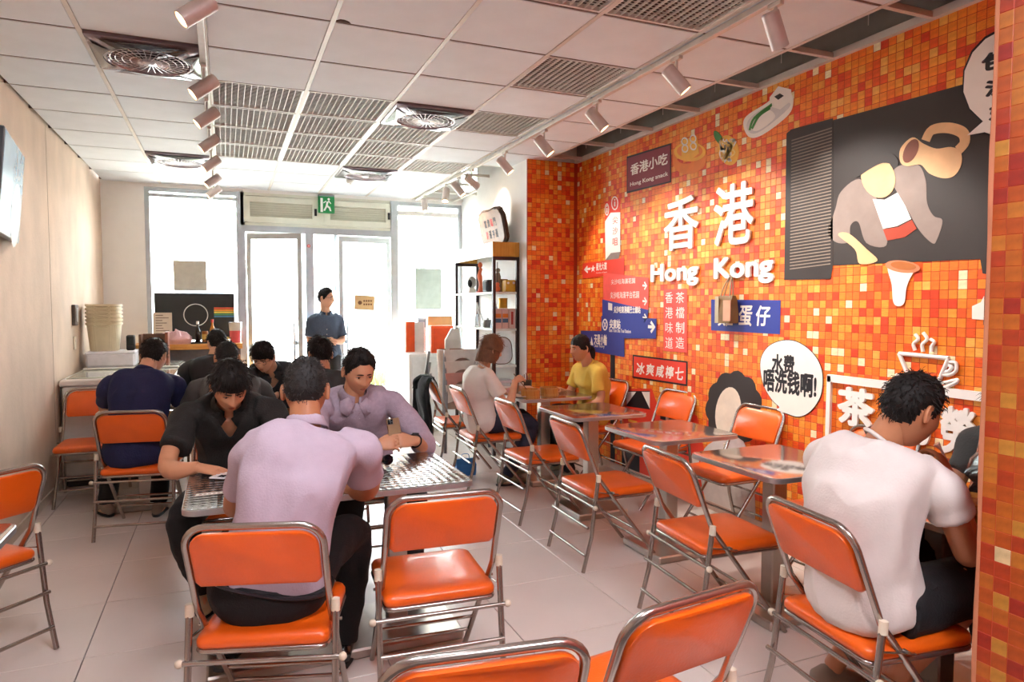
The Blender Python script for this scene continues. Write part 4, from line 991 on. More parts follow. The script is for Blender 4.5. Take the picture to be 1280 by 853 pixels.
def head_pts(fem=0, n=60, m=44):
    """Grid of a head in its own frame (x right, y forward, z up), centre between the ears; returns rows and the functions."""
    def surf(az, el):   # az 0 = front, el -90..90
        ce, se = math.cos(el), math.sin(el); sx, cy = math.sin(az), math.cos(az)
        x = .0765 * sx * ce; y = .097 * cy * ce; z = .118 * se
        if z < 0:
            t = -z / .118
            x *= 1 - .30 * t ** 1.6; y = y * (1 - .10 * t) if y > 0 else y * (1 - .42 * t ** 1.2)
            y += .012 * t
        else: y -= .006 * (z / .118)
        # flatten the sides a little
        x *= 1 - .05 * max(0, cy) ** 2
        g = lambda u, v, s_, w: math.exp(-((x - u) / s_) ** 2 - ((z - v) / w) ** 2)
        if cy > .1:
            f = min(1, (cy - .1) * 2)
            d = 0
            nz = max(0, min(1, (.03 - z) / .058)) if z > -.03 else max(0, 1 - (-.03 - z) / .014)
            d += (.023 if not fem else .019) * nz ** 1.25 * math.exp(-(x / (.0085 + .008 * nz ** 2)) ** 2)
            d += .006 * (g(.012, -.027, .007, .008) + g(-.012, -.027, .007, .008))
            d -= .010 * (g(.031, .008, .016, .013) + g(-.031, .008, .016, .013))
            d += .005 * (g(.03, .032, .022, .009) + g(-.03, .032, .022, .009))
            d += .006 * (g(.04, -.022, .02, .018) + g(-.04, -.022, .02, .018)) * (1.1 if fem else 1)
            d += .0065 * g(0, -.056, .024, .006) + .0065 * g(0, -.067, .02, .006) - .005 * g(0, -.0612, .022, .0022)
            d -= .004 * g(0, -.08, .025, .006); d += .008 * g(0, -.1, .022, .014)
            y += d * f
        return V((x, y, z))
    return surf
def head_mesh(b, M, fem, mi=0):
    surf = head_pts(fem); n, m = 72, 50; rs = []
    for j in range(m):
        el = -PI / 2 + PI * (j + .5) / m
        ring = []
        for i in range(n):
            u = i / n; az = 2 * PI * u; az = az - .32 * math.sin(az)      # denser in front
            ring.append(M @ surf(az, el))
        rs.append(ring)
    b.rings(rs, mi)
    for s_ in (-1, 1):   # ears
        E_ = M @ Matrix.Translation((s_ * .078, -.012, -.004)) @ Matrix.Rotation(s_ * .35, 4, 'Z') @ Matrix.Rotation(-.12, 4, 'X')
        er = []
        for k, (r, h) in enumerate(((.62, -.008), (.95, -.004), (1.0, .003), (.92, .007), (.72, .004), (.4, -.002), (.05, -.003))):
            er.append([E_ @ V((s_ * h, .019 * r * math.cos(a) * (1.0 if math.sin(a) > -.2 else .78), .033 * r * math.sin(a))) for a in [2 * PI * i / 18 for i in range(18)]])
        b.rings(er, mi)
def hand_mesh(b, wrist, fdir, back, side, curl=(.5, .55, .6, .65), thumb=.5, s=1.0, spread=.06):
    """side +1 = thumb towards +(fdir x back) ... for a right hand seen from its back with fingers away, the thumb points left."""
    y = fdir.normalized(); z = (back - y * back.dot(y)).normalized(); x = y.cross(z)   # x to the right seen from the back
    P = lambda a, c, d: wrist + (x * a + y * c + z * d) * s
    pm = []
    for c, w, h in ((-.02, .026, .021), (.01, .03, .02), (.045, .039, .017), (.08, .042, .014), (.094, .036, .009)):
        pm.append([P(w * math.cos(a), c, h * math.sin(a) - .002) for a in [2 * PI * i / 16 for i in range(16)]])
    hb = MB(); hb.rings(pm)
    t = -side    # thumb side along x
    for k, (off, ln, r) in enumerate(((.031, .074, .0092), (.0105, .082, .0095), (-.0105, .076, .009), (-.031, .06, .008))):
        base = V((t * off, .082, -.001)); c = curl[k]; a = 0; p = base.copy(); sp_ = t * off * spread / .03
        pts = [base + V((0, -.02, 0)), base.copy()]
        for seg, q in ((.45, .75), (.30, 1.0), (.25, .75)):
            a += c * q; d = V((sp_, math.cos(a), -math.sin(a))); p = p + d.normalized() * ln * seg; pts.append(p.copy())
        pts = cat_spline(pts, 3); nn = len(pts)
        hb.tube([P(*q) for q in pts], [r * s * (1.02 - .25 * i / nn) for i in range(nn - 1)] + [r * s * .45], 9)
    pts = [V((t * .012, .012, -.006)), V((t * .036, .036, -.012)), V((t * (.05 + .008 * (1 - thumb)), .064, -.018 - .014 * thumb)), V((t * (.05 - .014 * thumb), .092, -.024 - .022 * thumb))]
    pts = cat_spline(pts, 3); nn = len(pts)
    hb.tube([P(*q) for q in pts], [.0135 * s] * 3 + [.0105 * s] * (nn - 4) + [.005 * s], 9)
    me = remeshed(hb, .0034, 2, .4)
    b.add([v.co.copy() for v in me.vertices], [tuple(p.vertices) for p in me.polygons]); bpy.data.meshes.remove(me)

TORSO = [(-.22, .09, .07), (-.14, .15, .115), (-.06, .172, .132), (.04, .174, .13), (.2, .158, .118), (.38, .155, .116), (.58, .168, .122), (.74, .182, .122), (.85, .182, .108), (.93, .15, .09), (.985, .1, .074), (1.03, .06, .058)]
def person(label, base, J, skin, hairstyle, shirt, pants, fem=0, size=1.0, sleeve=.68, tuck=True, shirt_m=None, collar=None, hair_m=None, voxel=.0085, shoes=None, face=True, vneck=0, glasses=False, legs=True, barefoot=False, shorts=0, belt=False, hem=-.2, grip=None, seed=1, long_sleeve=False, watch=None, buttons=False, fat=1.0):
    """J: joints in world space: pelvis, neck (base), head (centre), look (direction), shl, shr, ell, elr, hal, har, knl, knr, ftl, ftr (+toe dir)."""
    rnd = random.Random(seed)
    root = thing('person', label, 'person', base); base = V(base)
    J = {k: (V(v) if not isinstance(v, (int, float)) else v) for k, v in J.items()}
    k_ = size * (.9 if fem else 1.0)
    pel, nb = J['pelvis'], J['neck']
    sr = (J['shr'] - J['shl']).normalized()
    fw_p = J['front'].normalized(); up = (nb - pel).normalized()
    rt_p = fw_p.cross(V((0, 0, 1))).normalized()
    # spine with a rounded back
    fwd = sr.cross(up); fwd = -fwd if fwd.dot(fw_p) < 0 else fwd
    fwd.normalize()
    bow = J.get('bow', .045)
    mid = pel * .45 + nb * .55 - fwd * bow + V((0, 0, .01)); low = pel - (mid - pel) * .25 + V((0, 0, -.02)) + fw_p * .02
    sp = [low, pel, mid, nb, nb + (J['head'] - nb) * .35]
    def spine(t):
        seq = [(-.25, low), (0, pel), (.52, mid), (1.0, nb), (1.35, nb + (J['head'] - nb) * .5)]
        for i in range(len(seq) - 1):
            if t <= seq[i + 1][0] or i == len(seq) - 2:
                a = seq[max(i - 1, 0)][1]; b_ = seq[i][1]; c = seq[i + 1][1]; d = seq[min(i + 2, len(seq) - 1)][1]
                u = (t - seq[i][0]) / (seq[i + 1][0] - seq[i][0])
                return .5 * ((2 * b_) + (c - a) * u + (2 * a - 5 * b_ + 4 * c - d) * u * u + (3 * b_ - a - 3 * c + d) * u ** 3)
    def torso_rings(t0, t1, off, n=28, step=22, k=1.0):
        rs = []
        for i in range(step + 1):
            t = t0 + (t1 - t0) * i / step; w, d = tab(TORSO, t); w = w * k_ + off; d = d * k_ * (fat if t < .6 else 1) + off
            if fem and .1 < t < .4: w *= .93
            c = spine(t); tg = (spine(t + .03) - spine(t - .03)).normalized()
            r_ = rt_p.lerp(sr, max(0, min(1, t))); r_ = (r_ - tg * r_.dot(tg)).normalized(); f_ = tg.cross(r_)
            if f_.dot(fwd) < 0: f_ = -f_
            ring = []
            for q in range(n):
                a = 2 * PI * q / n; ca, sa = math.cos(a), math.sin(a)
                e_ = .82; x = w * math.copysign(abs(ca) ** e_, ca); y = d * math.copysign(abs(sa) ** e_, sa)
                if fem and sa > 0 and .5 < t < .78: y += .03 * math.exp(-((t - .64) / .08) ** 2) * sa
                ring.append(c + r_ * x + f_ * y)
            rs.append(ring)
        return rs
    hips = [pel + rt_p * s_ * .095 * k_ + V((0, 0, -.02)) + fw_p * .03 for s_ in (-1, 1)]
    arms = []
    for s_, sh, el, ha in ((-1, 'shl', 'ell', 'hal'), (1, 'shr', 'elr', 'har')):
        A, C = J[sh], J[ha]; E_ = J.get(el)
        if E_ is None: E_ = ik(A, C, .285 * k_, .255 * k_, V((s_ * sr.x * .5, s_ * sr.y * .5, -1)))
        arms.append((A, E_, C))
    # ---- skin: one continuous figure
    b = MB()
    b.rings(torso_rings(-.2, .9, -.016 * k_))
    nk = [nb - (J['head'] - nb).normalized() * .05, nb, lerp(nb, J['head'], .45) - J['look'].normalized() * .012, lerp(nb, J['head'], .85) - J['look'].normalized() * .018]
    b.tube(spl(nk, 4), [.062 * k_] * 4 + [.057 * k_] * 4 + [.055 * k_] * 5, 16)
    for A, E_, C in arms:
        inn = A - (A - nb) * .45 - up * .035
        pts = spl([inn, A, E_, C], 6); n = len(pts); rad = []
        for i in range(n):
            t = i / (n - 1) * 3
            rad.append((lerp(.018, .042, min(1, t)) if t < 1 else lerp(.042, .041, t - 1) if t < 2 else lerp(.043, .027, t - 2) + .006 * math.sin(PI * min(1, (t - 2) * 1.6)) ) * k_)
        b.tube(pts, rad, 14)
    if legs:
        for s_, hp, kn, ft in ((-1, hips[0], 'knl', 'ftl'), (1, hips[1], 'knr', 'ftr')):
            K, F_ = J[kn], J[ft] + V((0, 0, .08)); pts = spl([hp, K, F_], 7); n = len(pts); rad = []
            for i in range(n):
                t = i / (n - 1) * 2
                rad.append((lerp(.082, .056, t) if t < 1 else lerp(.056, .036, (t - 1)) + .014 * math.sin(PI * min(1, (t - 1) * 1.5)) ** 2) * k_)
            b.tube(pts, rad, 14)
            td = J.get('toe' + ft[-1], fw_p); td = V((td.x, td.y, 0)).normalized()
            f0 = J[ft] + V((0, 0, .045)); b.tube([f0 - td * .05, f0, f0 + td * .08 - V((0, 0, .012)), f0 + td * .155 - V((0, 0, .02))], [.034, .04, .034, .02], 12, up=(0, 0, 1))
    hz = J['look'].normalized(); hx = hz.cross(V((0, 0, 1))) if 'hup' not in J else hz.cross(J['hup']); hx.normalize(); hu = hx.cross(hz).normalized()
    hs = size * (.95 if fem else 1.0)
    HM = Matrix.Translation(J['head']) @ Matrix(((hx.x, hz.x, hu.x, 0), (hx.y, hz.y, hu.y, 0), (hx.z, hz.z, hu.z, 0), (0, 0, 0, 1))) @ Matrix.Scale(hs, 4)
    b.sph((0, 0, 0), .06, .075, .085, 16, 10, M=HM)
    me = remeshed(b, voxel, 5)
    fb = MB(); fb.add([v.co - base for v in me.vertices], [tuple(p.vertices) for p in me.polygons]); bpy.data.meshes.remove(me)
    tmp = MB(); head_mesh(tmp, HM, fem)
    for (A, E_, C), s_, nm in zip(arms, (-1, 1), ('l', 'r')):
        g_ = (grip or {}).get(nm, {})
        fd = V(g_['dir']) if 'dir' in g_ else (C - E_).normalized() + V((0, 0, -.1)); bk_ = V(g_['back']) if 'back' in g_ else V((0, 0, 1))
        hand_mesh(tmp, C, fd, bk_, s_, g_.get('curl', (.45, .5, .55, .6)), g_.get('thumb', .4), k_ * .98)
    fb.add([V(v) - base for v in tmp.v], tmp.f)
    fb.obj('body', skin, root, 180)
    # ---- shirt
    so = .0
    b = MB(); b.rings(torso_rings(-.015 if tuck else hem, .985, .015))
    for A, E_, C in arms:
        inn = A - (A - nb) * .42
        if long_sleeve: pts = [inn, A, E_, lerp(E_, C, sleeve)]; rr_ = [.052, .0625, .057, .043]
        else: pts = [inn, A, lerp(A, E_, sleeve * .5), lerp(A, E_, sleeve)]; rr_ = [.056, .064, .065, .068]
        q = spl(pts, 5); n = len(q); rad = []
        for i in range(n):
            u = i / (n - 1) * 3; j = min(2, int(u)); rad.append(lerp(rr_[j], rr_[j + 1], u - j) * k_ * (1.04 if not fem else .98))
        b.tube(q, rad, 16)
    me = remeshed(b, voxel * 1.05, 14)
    wrinkle(me, .018, 6.5, seed * 3.1); 
    if vneck:      # open placket: cut a V at the front of the neck
        tg = (spine(.95) - spine(.7)).normalized(); bm = bmesh.new(); bm.from_mesh(me); dead = []
        o_ = spine(1.0)
        for v in bm.verts:
            d = v.co - o_; h = d.dot(tg); x = d.dot(sr); y = d.dot(fwd)
            if y > .0 and -vneck - .02 < h < .05 and abs(x) < min(.05, .045 * (h + vneck + .02) / vneck): dead.append(v)
        bmesh.ops.delete(bm, geom=dead, context='VERTS')
        for _ in range(8):      # even out the cut edge
            bd = [v for v in bm.verts if v.is_boundary]; new = {}
            for v in bd:
                nb_ = [e.other_vert(v).co for e in v.link_edges if e.is_boundary]
                if len(nb_) == 2: new[v] = v.co * .5 + (nb_[0] + nb_[1]) * .25
            for v, c_ in new.items(): v.co = c_
        bm.to_mesh(me); bm.free()
    me.transform(Matrix.Translation(-base)); me.materials.clear(); me.materials.append(shirt)
    me.polygons.foreach_set('use_smooth', [True] * len(me.polygons)); so_ = link('shirt', me, root)
    if vneck: md = so_.modifiers.new('s', 'SOLIDIFY'); md.thickness = .003; md.offset = -1
    # collar
    nd = (lerp(nb, J['head'], .5) - nb).normalized()
    if collar:
        cb = MB(); n = 26; g0 = .0 if collar == 'tee' else 1
        fr_ = fwd - nd * fwd.dot(nd); fr_.normalize(); rg = fr_.cross(nd)
        if rg.dot(sr) < 0: rg = -rg
        c0 = nb + nd * .0
        if collar == 'tee':
            cb.tube([c0 + nd * .012 + (rg * math.cos(a) * .072 + fr_ * (math.sin(a) * .068 + .004)) * k_ - nd * (.022 * max(0, math.sin(a)) - .012 * max(0, -math.sin(a))) for a in [2 * PI * i / 30 for i in range(30)]], .0075, 8, closed=True)
        else:
            gap = .16 if not vneck else .3
            R0, R1, R2 = [], [], []
            for i in range(n + 1):
                a = PI / 2 + gap + (2 * PI - 2 * gap) * i / n; ca, sa = math.cos(a), math.sin(a); dirv = rg * ca * .068 * k_ + fr_ * (sa * .066 * k_ + .003)
                dn = -.02 * max(0, sa); tip = .042 * max(0, sa) ** 2 * (1 if (i < 4 or i > n - 4) else .5)
                R0.append(c0 + dirv * 1.02 + nd * (.005 + dn)); R1.append(c0 + dirv * .97 + nd * (.045 + dn * .8)); R2.append(c0 + dirv * (1.25 + tip * 6) + nd * (.004 + dn - tip)); 
            vs = R0 + R1 + R2 + [p - (p - c0).normalized() * .004 for p in R2]
            m_ = n + 1; fs = []
            for r_ in (0, 1):
                for i in range(n): fs.append((r_ * m_ + i, r_ * m_ + i + 1, (r_ + 1) * m_ + i + 1, (r_ + 1) * m_ + i))
            cb.add(vs[:3 * m_], fs)
            for s_ in (-1, 1):      # collar points lying on the chest
                q = [c0 + (rg * (s_ * a_) + fr_ * b_ + nd * c_) * k_ for a_, b_, c_ in ((.01, .086, -.01), (.048, .068, .03), (.092, .058, -.006), (.084, .096, -.048), (.048, .116, -.066))]
                cb.add(q, [(0, 1, 2, 3, 4)])
        co = cb.obj('collar', shirt, root, 80, -base)
        if collar != 'tee': md = co.modifiers.new('s', 'SOLIDIFY'); md.thickness = .004
    if buttons:
        for t in (.86, .72, .58, .44, .3):
            w, d = tab(TORSO, t); c = spine(t); tg = (spine(t + .03) - spine(t - .03)).normalized(); f_ = (fwd - tg * fwd.dot(tg)).normalized()
            p = c + f_ * (d * k_ + .013); MB().cyl(p - f_ * .004 - base, p + f_ * .004 - base, .0055, n=8).obj('button', mat('shirt button', '#ded7d3', .3), root, 40)
    # ---- trousers
    if legs:
        b = MB(); b.rings(torso_rings(-.2, .05 if tuck else .1, .027 if tuck else -.002, 28, 10))
        for s_, hp, kn, ft in ((-1, hips[0], 'knl', 'ftl'), (1, hips[1], 'knr', 'ftr')):
            K, F_ = J[kn], J[ft] + V((0, 0, .085))
            if shorts: pts = [hp, lerp(hp, K, .5), lerp(hp, K, shorts)]; rr_ = [.108, .104, .1]
            else: pts = [hp, K, F_]; rr_ = [.094, .074, .056]
            q = spl(pts, 7); n = len(q); rad = []
            for i in range(n):
                u = i / (n - 1) * 2; j = min(1, int(u)); rad.append(lerp(rr_[j], rr_[j + 1], u - j) * k_)
            b.tube(q, rad, 16)
        me = remeshed(b, voxel * 1.1, 4); wrinkle(me, .007, 8, seed * 1.7, (1, 1, 1)); me.transform(Matrix.Translation(-base)); me.materials.clear(); me.materials.append(pants)
        me.polygons.foreach_set('use_smooth', [True] * len(me.polygons)); link('trousers', me, root)
        for ft in ('ftl', 'ftr'):
            if shoes is None: break
            td = J.get('toe' + ft[-1], fw_p); td = V((td.x, td.y, 0)).normalized(); sd = V((td.y, -td.x, 0)); o_ = J[ft] - base
            def ring(y, w, z0, z1, n=14):
                return [o_ + td * y + sd * (w * math.cos(a)) + V((0, 0, z0 + (z1 - z0) * (.5 + .5 * math.sin(a)))) for a in [2 * PI * i / n for i in range(n)]]
            sh_ = MB().rings([ring(-.085, .02, .02, .06), ring(-.075, .034, .014, .085), ring(-.03, .039, .014, .1), ring(.03, .04, .014, .09), ring(.08, .046, .012, .065), ring(.13, .044, .012, .052), ring(.165, .03, .012, .042), ring(.18, .012, .016, .03)])
            shoe = sh_.obj('shoe', shoes, root, 60)
            MB().rings([ring(-.09, .025, 0, .018), ring(-.04, .041, 0, .02), ring(.08, .05, 0, .018), ring(.15, .04, 0, .018), ring(.185, .014, 0, .016)]).obj('sole', mat('shoe sole', '#5a544c' if shoes.name != 'black leather' else '#141212', .6), shoe, 40)
        if belt:
            t = .03; rs = torso_rings(t - .001, t + .001, .027, 40, 1)[0]
            MB().tube(rs, .0165, 8, closed=True, flat=.35).obj('belt', mat('belt leather', '#191416', .35), root, 60, -base)
    # ---- hair
    hm = hair_m or M_hair; surf = head_pts(fem); n, m = 64, 40
    sty = hairstyle
    def hl(az):     # hairline elevation in metres for azimuth (0 front, pi back)
        a = abs((az + PI) % (2 * PI) - PI)
        P = {'short': [(0, .079), (.5, .073), (.95, .052), (1.25, .012), (1.45, -.012), (1.62, .028), (1.95, .01), (2.2, -.045), (3.15, -.062)],
             'crop': [(0, .07), (.5, .064), (.95, .05), (1.25, .02), (1.45, .0), (1.62, .03), (1.95, .012), (2.2, -.03), (3.15, -.055)],
             'fringe': [(0, .042), (.5, .04), (.9, .03), (1.25, .005), (1.45, -.015), (1.62, .026), (1.95, .005), (2.2, -.05), (3.15, -.068)],
             'bob': [(0, .062), (.45, .05), (.8, .02), (1.1, -.05), (1.4, -.1), (3.15, -.118)],
             'tied': [(0, .05), (.5, .047), (.95, .035), (1.25, .0), (1.5, -.01), (1.7, -.005), (2.2, -.04), (3.15, -.06)]}[sty]
        for (a0, v0), (a1, v1) in zip(P, P[1:]):
            if a <= a1: return lerp(v0, v1, (a - a0) / (a1 - a0))
        return P[-1][1]
    TH = {'short': .02, 'crop': .011, 'fringe': .026, 'bob': .022, 'tied': .013}[sty]
    def hp_(az, el):
        p = surf(az, el); line = hl(az); k = max(0, min(1, (p.z - line) / .035)); a = abs((az + PI) % (2 * PI) - PI)
        th = TH * (.35 + .65 * max(0, min(1, (p.z + .01) / .09))) if sty != 'bob' else TH * (1.0 + .35 * max(0, -p.z / .1))
        if sty in ('crop', 'short') and a > 1.2: th *= .75
        nn = V((p.x / .0765, p.y / .097, p.z / .118)); nn.normalize()
        q = p + nn * (th * k ** .5 + .001 + .0035 * noise.noise(V((p.x, p.y, p.z)) * 55 + V((seed, 0, 0))) * k)
        if sty == 'bob' and p.z < 0 and a > .9:
            e0 = surf(az, 0.0); w_ = 1 + .26 * min(1, -p.z / .06); q = V((e0.x * w_, e0.y * (1.18 if e0.y < 0 else 1.05), p.z * 1.12))
        return q, k
    rows = []
    elmin = -1.45 if sty == 'bob' else -.75
    b = MB(); vs = []; ks = []
    for j in range(m):
        el = elmin + (PI / 2 * .985 - elmin) * j / (m - 1)
        for i in range(n):
            q, k = hp_(2 * PI * i / n, el); vs.append(q); ks.append(k)
    fs = [(j * n + i, j * n + (i + 1) % n, (j + 1) * n + (i + 1) % n, (j + 1) * n + i) for j in range(m - 1) for i in range(n) if max(ks[j * n + i], ks[j * n + (i + 1) % n], ks[(j + 1) * n + (i + 1) % n], ks[(j + 1) * n + i]) > 0]
    fs.append(tuple((m - 1) * n + i for i in range(n)))
    hbm = MB(); hbm.add([HM @ v - base for v in vs], fs)
    L_ = {'short': (.012, .026), 'crop': (.005, .012), 'fringe': (.02, .04), 'bob': (.03, .06), 'tied': (.02, .04)}[sty]
    cr = V((.01, -.045, .11))
    for _ in range({'crop': 1500, 'bob': 700, 'tied': 400}.get(sty, 1100)):
        az = rnd.uniform(0, 2 * PI); el = math.asin(rnd.uniform(math.sin(elmin), 1)); q, k = hp_(az, el)
        if k < .12: continue
        nn = V((q.x / .08, q.y / .1, q.z / .12)).normalized(); d = q - cr; d -= nn * d.dot(nn)
        if d.length < 1e-4: continue
        d.normalize(); d = (d + V((rnd.gauss(0, .35), rnd.gauss(0, .35), rnd.gauss(0, .25)))).normalized()
        if sty == 'bob' and q.z < .03: d = V((0, 0, -1))
        if sty == 'tied': d = (V((0, -.11, -.0)) - q); d -= nn * d.dot(nn); d.normalize()
        lift = {'crop': .9, 'short': .42, 'fringe': .25, 'bob': .02, 'tied': .03}[sty]; l = rnd.uniform(*L_); w = nn.cross(d) * rnd.uniform(.0012, .0026)
        p0 = q - nn * .002; p1 = q + d * l * .55 + nn * l * lift * .55; p2 = q + d * l + nn * l * lift * .45
        o_ = nn * .0012
        hbm.add([HM @ v - base for v in (p0 - w, p0 + w, p0 + o_, p1 - w * .8, p1 + w * .8, p1 + o_ * 2, p2)], [(0, 1, 4, 3), (1, 2, 5, 4), (2, 0, 3, 5), (3, 4, 6), (4, 5, 6), (5, 3, 6)])
    ho = hbm.obj('hair', hm, root, 60)
    if sty == 'tied':
        t_ = MB(); q = cat_spline([V((0, -.1, -.01)), V((0, -.13, -.03)), V((0, -.128, -.09)), V((.005, -.11, -.15)), V((.0, -.1, -.2))], 5); nq = len(q)
        t_.tube([HM @ p - base for p in q], [(.016 + .012 * math.sin(PI * (i / nq) ** .7)) * (1 - .6 * (i / nq) ** 3) for i in range(nq)], 12)
        t_.obj('ponytail', hm, ho, 60)
    # ---- face
    if face:
        for s_ in (-1, 1):
            e = MB(); f0 = surf(s_ * .31, .068)
            c = V((s_ * .0315, f0.y - .004, .007)); a0 = .0035 + .0015 * J.get('open', 0.6)
            e.add([HM @ V((c.x + .0135 * math.cos(a), c.y + .005 - .005 * abs(math.cos(a)) , c.z + a0 * math.sin(a))) - base for a in [2 * PI * i / 14 for i in range(14)]], [tuple(range(14))])
            eo = e.obj('eye', M_eyew, root, 0)
            e2 = MB(); e2.add([HM @ V((c.x + a0 * 1.25 * math.cos(a), c.y + .0062, c.z + a0 * 1.0 * math.sin(a))) - base for a in [2 * PI * i / 12 for i in range(12)]], [tuple(range(12))]); e2.obj('iris', M_iris, eo, 0)
            ld = MB(); ld.tube([HM @ V((c.x + .015 * u, c.y + .0072 - .006 * u * u, c.z + a0 * (1 - .8 * u * u) + .0006)) - base for u in (-1, -.6, -.2, .2, .6, 1)], .0013, 6); ld.obj('eyelid', hm, eo)
            bw = MB(); bw.tube([HM @ (surf(s_ * (.14 + .46 * u), .21 + .05 * u - .1 * u * u + .02) + V((0, .0022, 0))) - base for u in (0, .25, .5, .75, 1)], [.0022, .0034, .0034, .0028, .001], 6); bw.obj('eyebrow', hm, root)
        lp = MB()
        for z0, z1, z2 in ((-.0605, -.0555, -.0525), (-.0705, -.066, -.0612)):
            rs = []
            for i in range(11):
                u = -1 + 2 * i / 10; az = u * .27; r_ = []
                for z, o_ in ((z0, .0006), (z1, .0024), (z2, .0006)):
                    el = math.asin(max(-1, min(1, (z * (1 - .55 * u * u) + -.0612 * .55 * u * u) / .118))); r_.append(HM @ (surf(az, el) + V((0, o_, 0))) - base)
                rs.append(r_)
            vs = [p for r_ in rs for p in r_]; lp.add(vs, [(i * 3 + j, i * 3 + j + 1, i * 3 + j + 4, i * 3 + j + 3) for i in range(10) for j in (0, 1)])
        lp.obj('lips', M_lip, root, 60)
    if glasses:
        gl = MB()
        for s_ in (-1, 1):
            gl.tube([HM @ V((s_ * .032 + .021 * math.cos(a), .094 - .006 * abs(math.cos(a)), .005 + .017 * math.sin(a))) - base for a in [2 * PI * i / 20 for i in range(20)]], .0014, 6, closed=True)
            gl.tube([HM @ V(p) - base for p in ((s_ * .053, .09, .012), (s_ * .075, .06, .012), (s_ * .08, -.01, .01))], .0014, 6)
        gl.tube([HM @ V(p) - base for p in ((-.011, .1, .008), (0, .104, .011), (.011, .1, .008))], .0014, 6)
        gl.obj('glasses', mat('spectacle wire', '#2a2624', .3, .5), root)
    if watch:
        A, E_, C = arms[0 if watch == 'l' else 1]; d = (C - E_).normalized(); c = lerp(E_, C, .93); wb = MB(); x = d.orthogonal().normalized(); y = d.cross(x)
        wb.tube([c + x * math.cos(a) * .033 + y * math.sin(a) * .033 - base for a in [2 * PI * i / 20 for i in range(20)]], .009, 8, closed=True, flat=.4)
        wo = wb.obj('watch', mat('watch black', '#141416', .4), root)
        z = V((0, 0, 1)); z = (z - d * z.dot(d)).normalized(); wf = MB(); wf.cyl(c + z * .03 - base, c + z * .04 - base, .018, n=16); wf.obj('dial', mat('watch dial', '#2a2c30', .15), wo)
    return root

S_pink = cloth('pale pink shirt', '#b3a3b0', .2, .03); S_lilac = cloth('lilac check shirt', '#ab9aa8', .3, .08, 60); S_polo = cloth('black polo', '#1e1c1a', .5, .15, 120)
S_navy = cloth('navy polo', '#1c2048', .4, .1, 80); S_grey = cloth('grey tee', '#55524f', .3); S_black = cloth('black tee', '#26282b', .3); S_denim = cloth('denim chef shirt', '#47566b', .4, .12, 70)
S_wt = cloth('white tee', '#d5cbc4', .15, .02); S_cream = cloth('cream tee', '#e6dcd2', .15, .02); S_yel = cloth('yellow tee', '#dcb64c', .2, .03); S_dk = cloth('charcoal shirt', '#333434', .35)
T_blk = cloth('black trousers', '#0e0d10', .3, .12); T_navy = cloth('navy jeans', '#272b3f', .4, .15); T_grey = cloth('charcoal trousers', '#2e2c2e', .3)
F_blk = mat('black leather', '#121214', .18, 0, .05, coat=.5); F_tan = mat('beige canvas shoe', '#b59d80', .7); F_taupe = mat('taupe sneaker', '#8a7a6c', .7); F_green = mat('olive sneaker', '#6f6a55', .7)
def d2(deg): return V((math.sin(math.radians(deg)), math.cos(math.radians(deg)), 0))

# 1 man in pink shirt, back to the camera
person('man in pale pink shirt seated with his back to us at the front table', (.16, 2.5, 0), dict(front=d2(14), pelvis=(.13, 2.49, .55), neck=(.265, 2.60, 1.055), head=(.275, 2.655, 1.19), look=(.22, 1, -.22), shl=(.085, 2.56, .985), shr=(.462, 2.535, .975), ell=(.02, 2.72, .76), elr=(.51, 2.70, .775), hal=(.14, 2.93, .775), har=(.40, 2.93, .785), knl=(.02, 2.93, .54), knr=(.475, 2.83, .56), ftl=(-.02, 2.98, .0), ftr=(.44, 2.90, .0), toer=(.25, 1, 0), bow=.06),
       M_skins[1], 'crop', S_pink, T_blk, sleeve=.66, tuck=True, collar='shirt', hair_m=M_hairg, voxel=.0075, shoes=F_blk, belt=True, seed=1, fat=1.08)
# 2 man in black polo, head bowed over a phone
person('man in black polo bowing his head over a phone on the table', (.03, 3.95, 0), dict(front=d2(180), pelvis=(.03, 3.95, .55), neck=(.01, 3.70, 1.02), head=(.015, 3.585, 1.115), look=(.2, -1, -.72), shl=(.215, 3.69, .965), shr=(-.19, 3.70, .955), ell=(.27, 3.52, .77), elr=(-.255, 3.46, .775), hal=(.16, 3.36, .785), har=(-.12, 3.34, .785), knl=(.2, 3.45, .54), knr=(-.19, 3.40, .52), ftl=(.2, 3.55, 0), ftr=(-.12, 3.72, 0), open=.0, bow=.05),
       M_skins[0], 'fringe', S_polo, T_blk, sleeve=.66, tuck=False, collar='shirt', vneck=.08, voxel=.0075, shoes=F_tan, seed=2, grip={'r': dict(dir=(.75, -.5, -.12), back=(0, -.15, 1), curl=(.25, .45, .5, .5), thumb=.5), 'l': dict(dir=(-.6, -.7, -.1))})
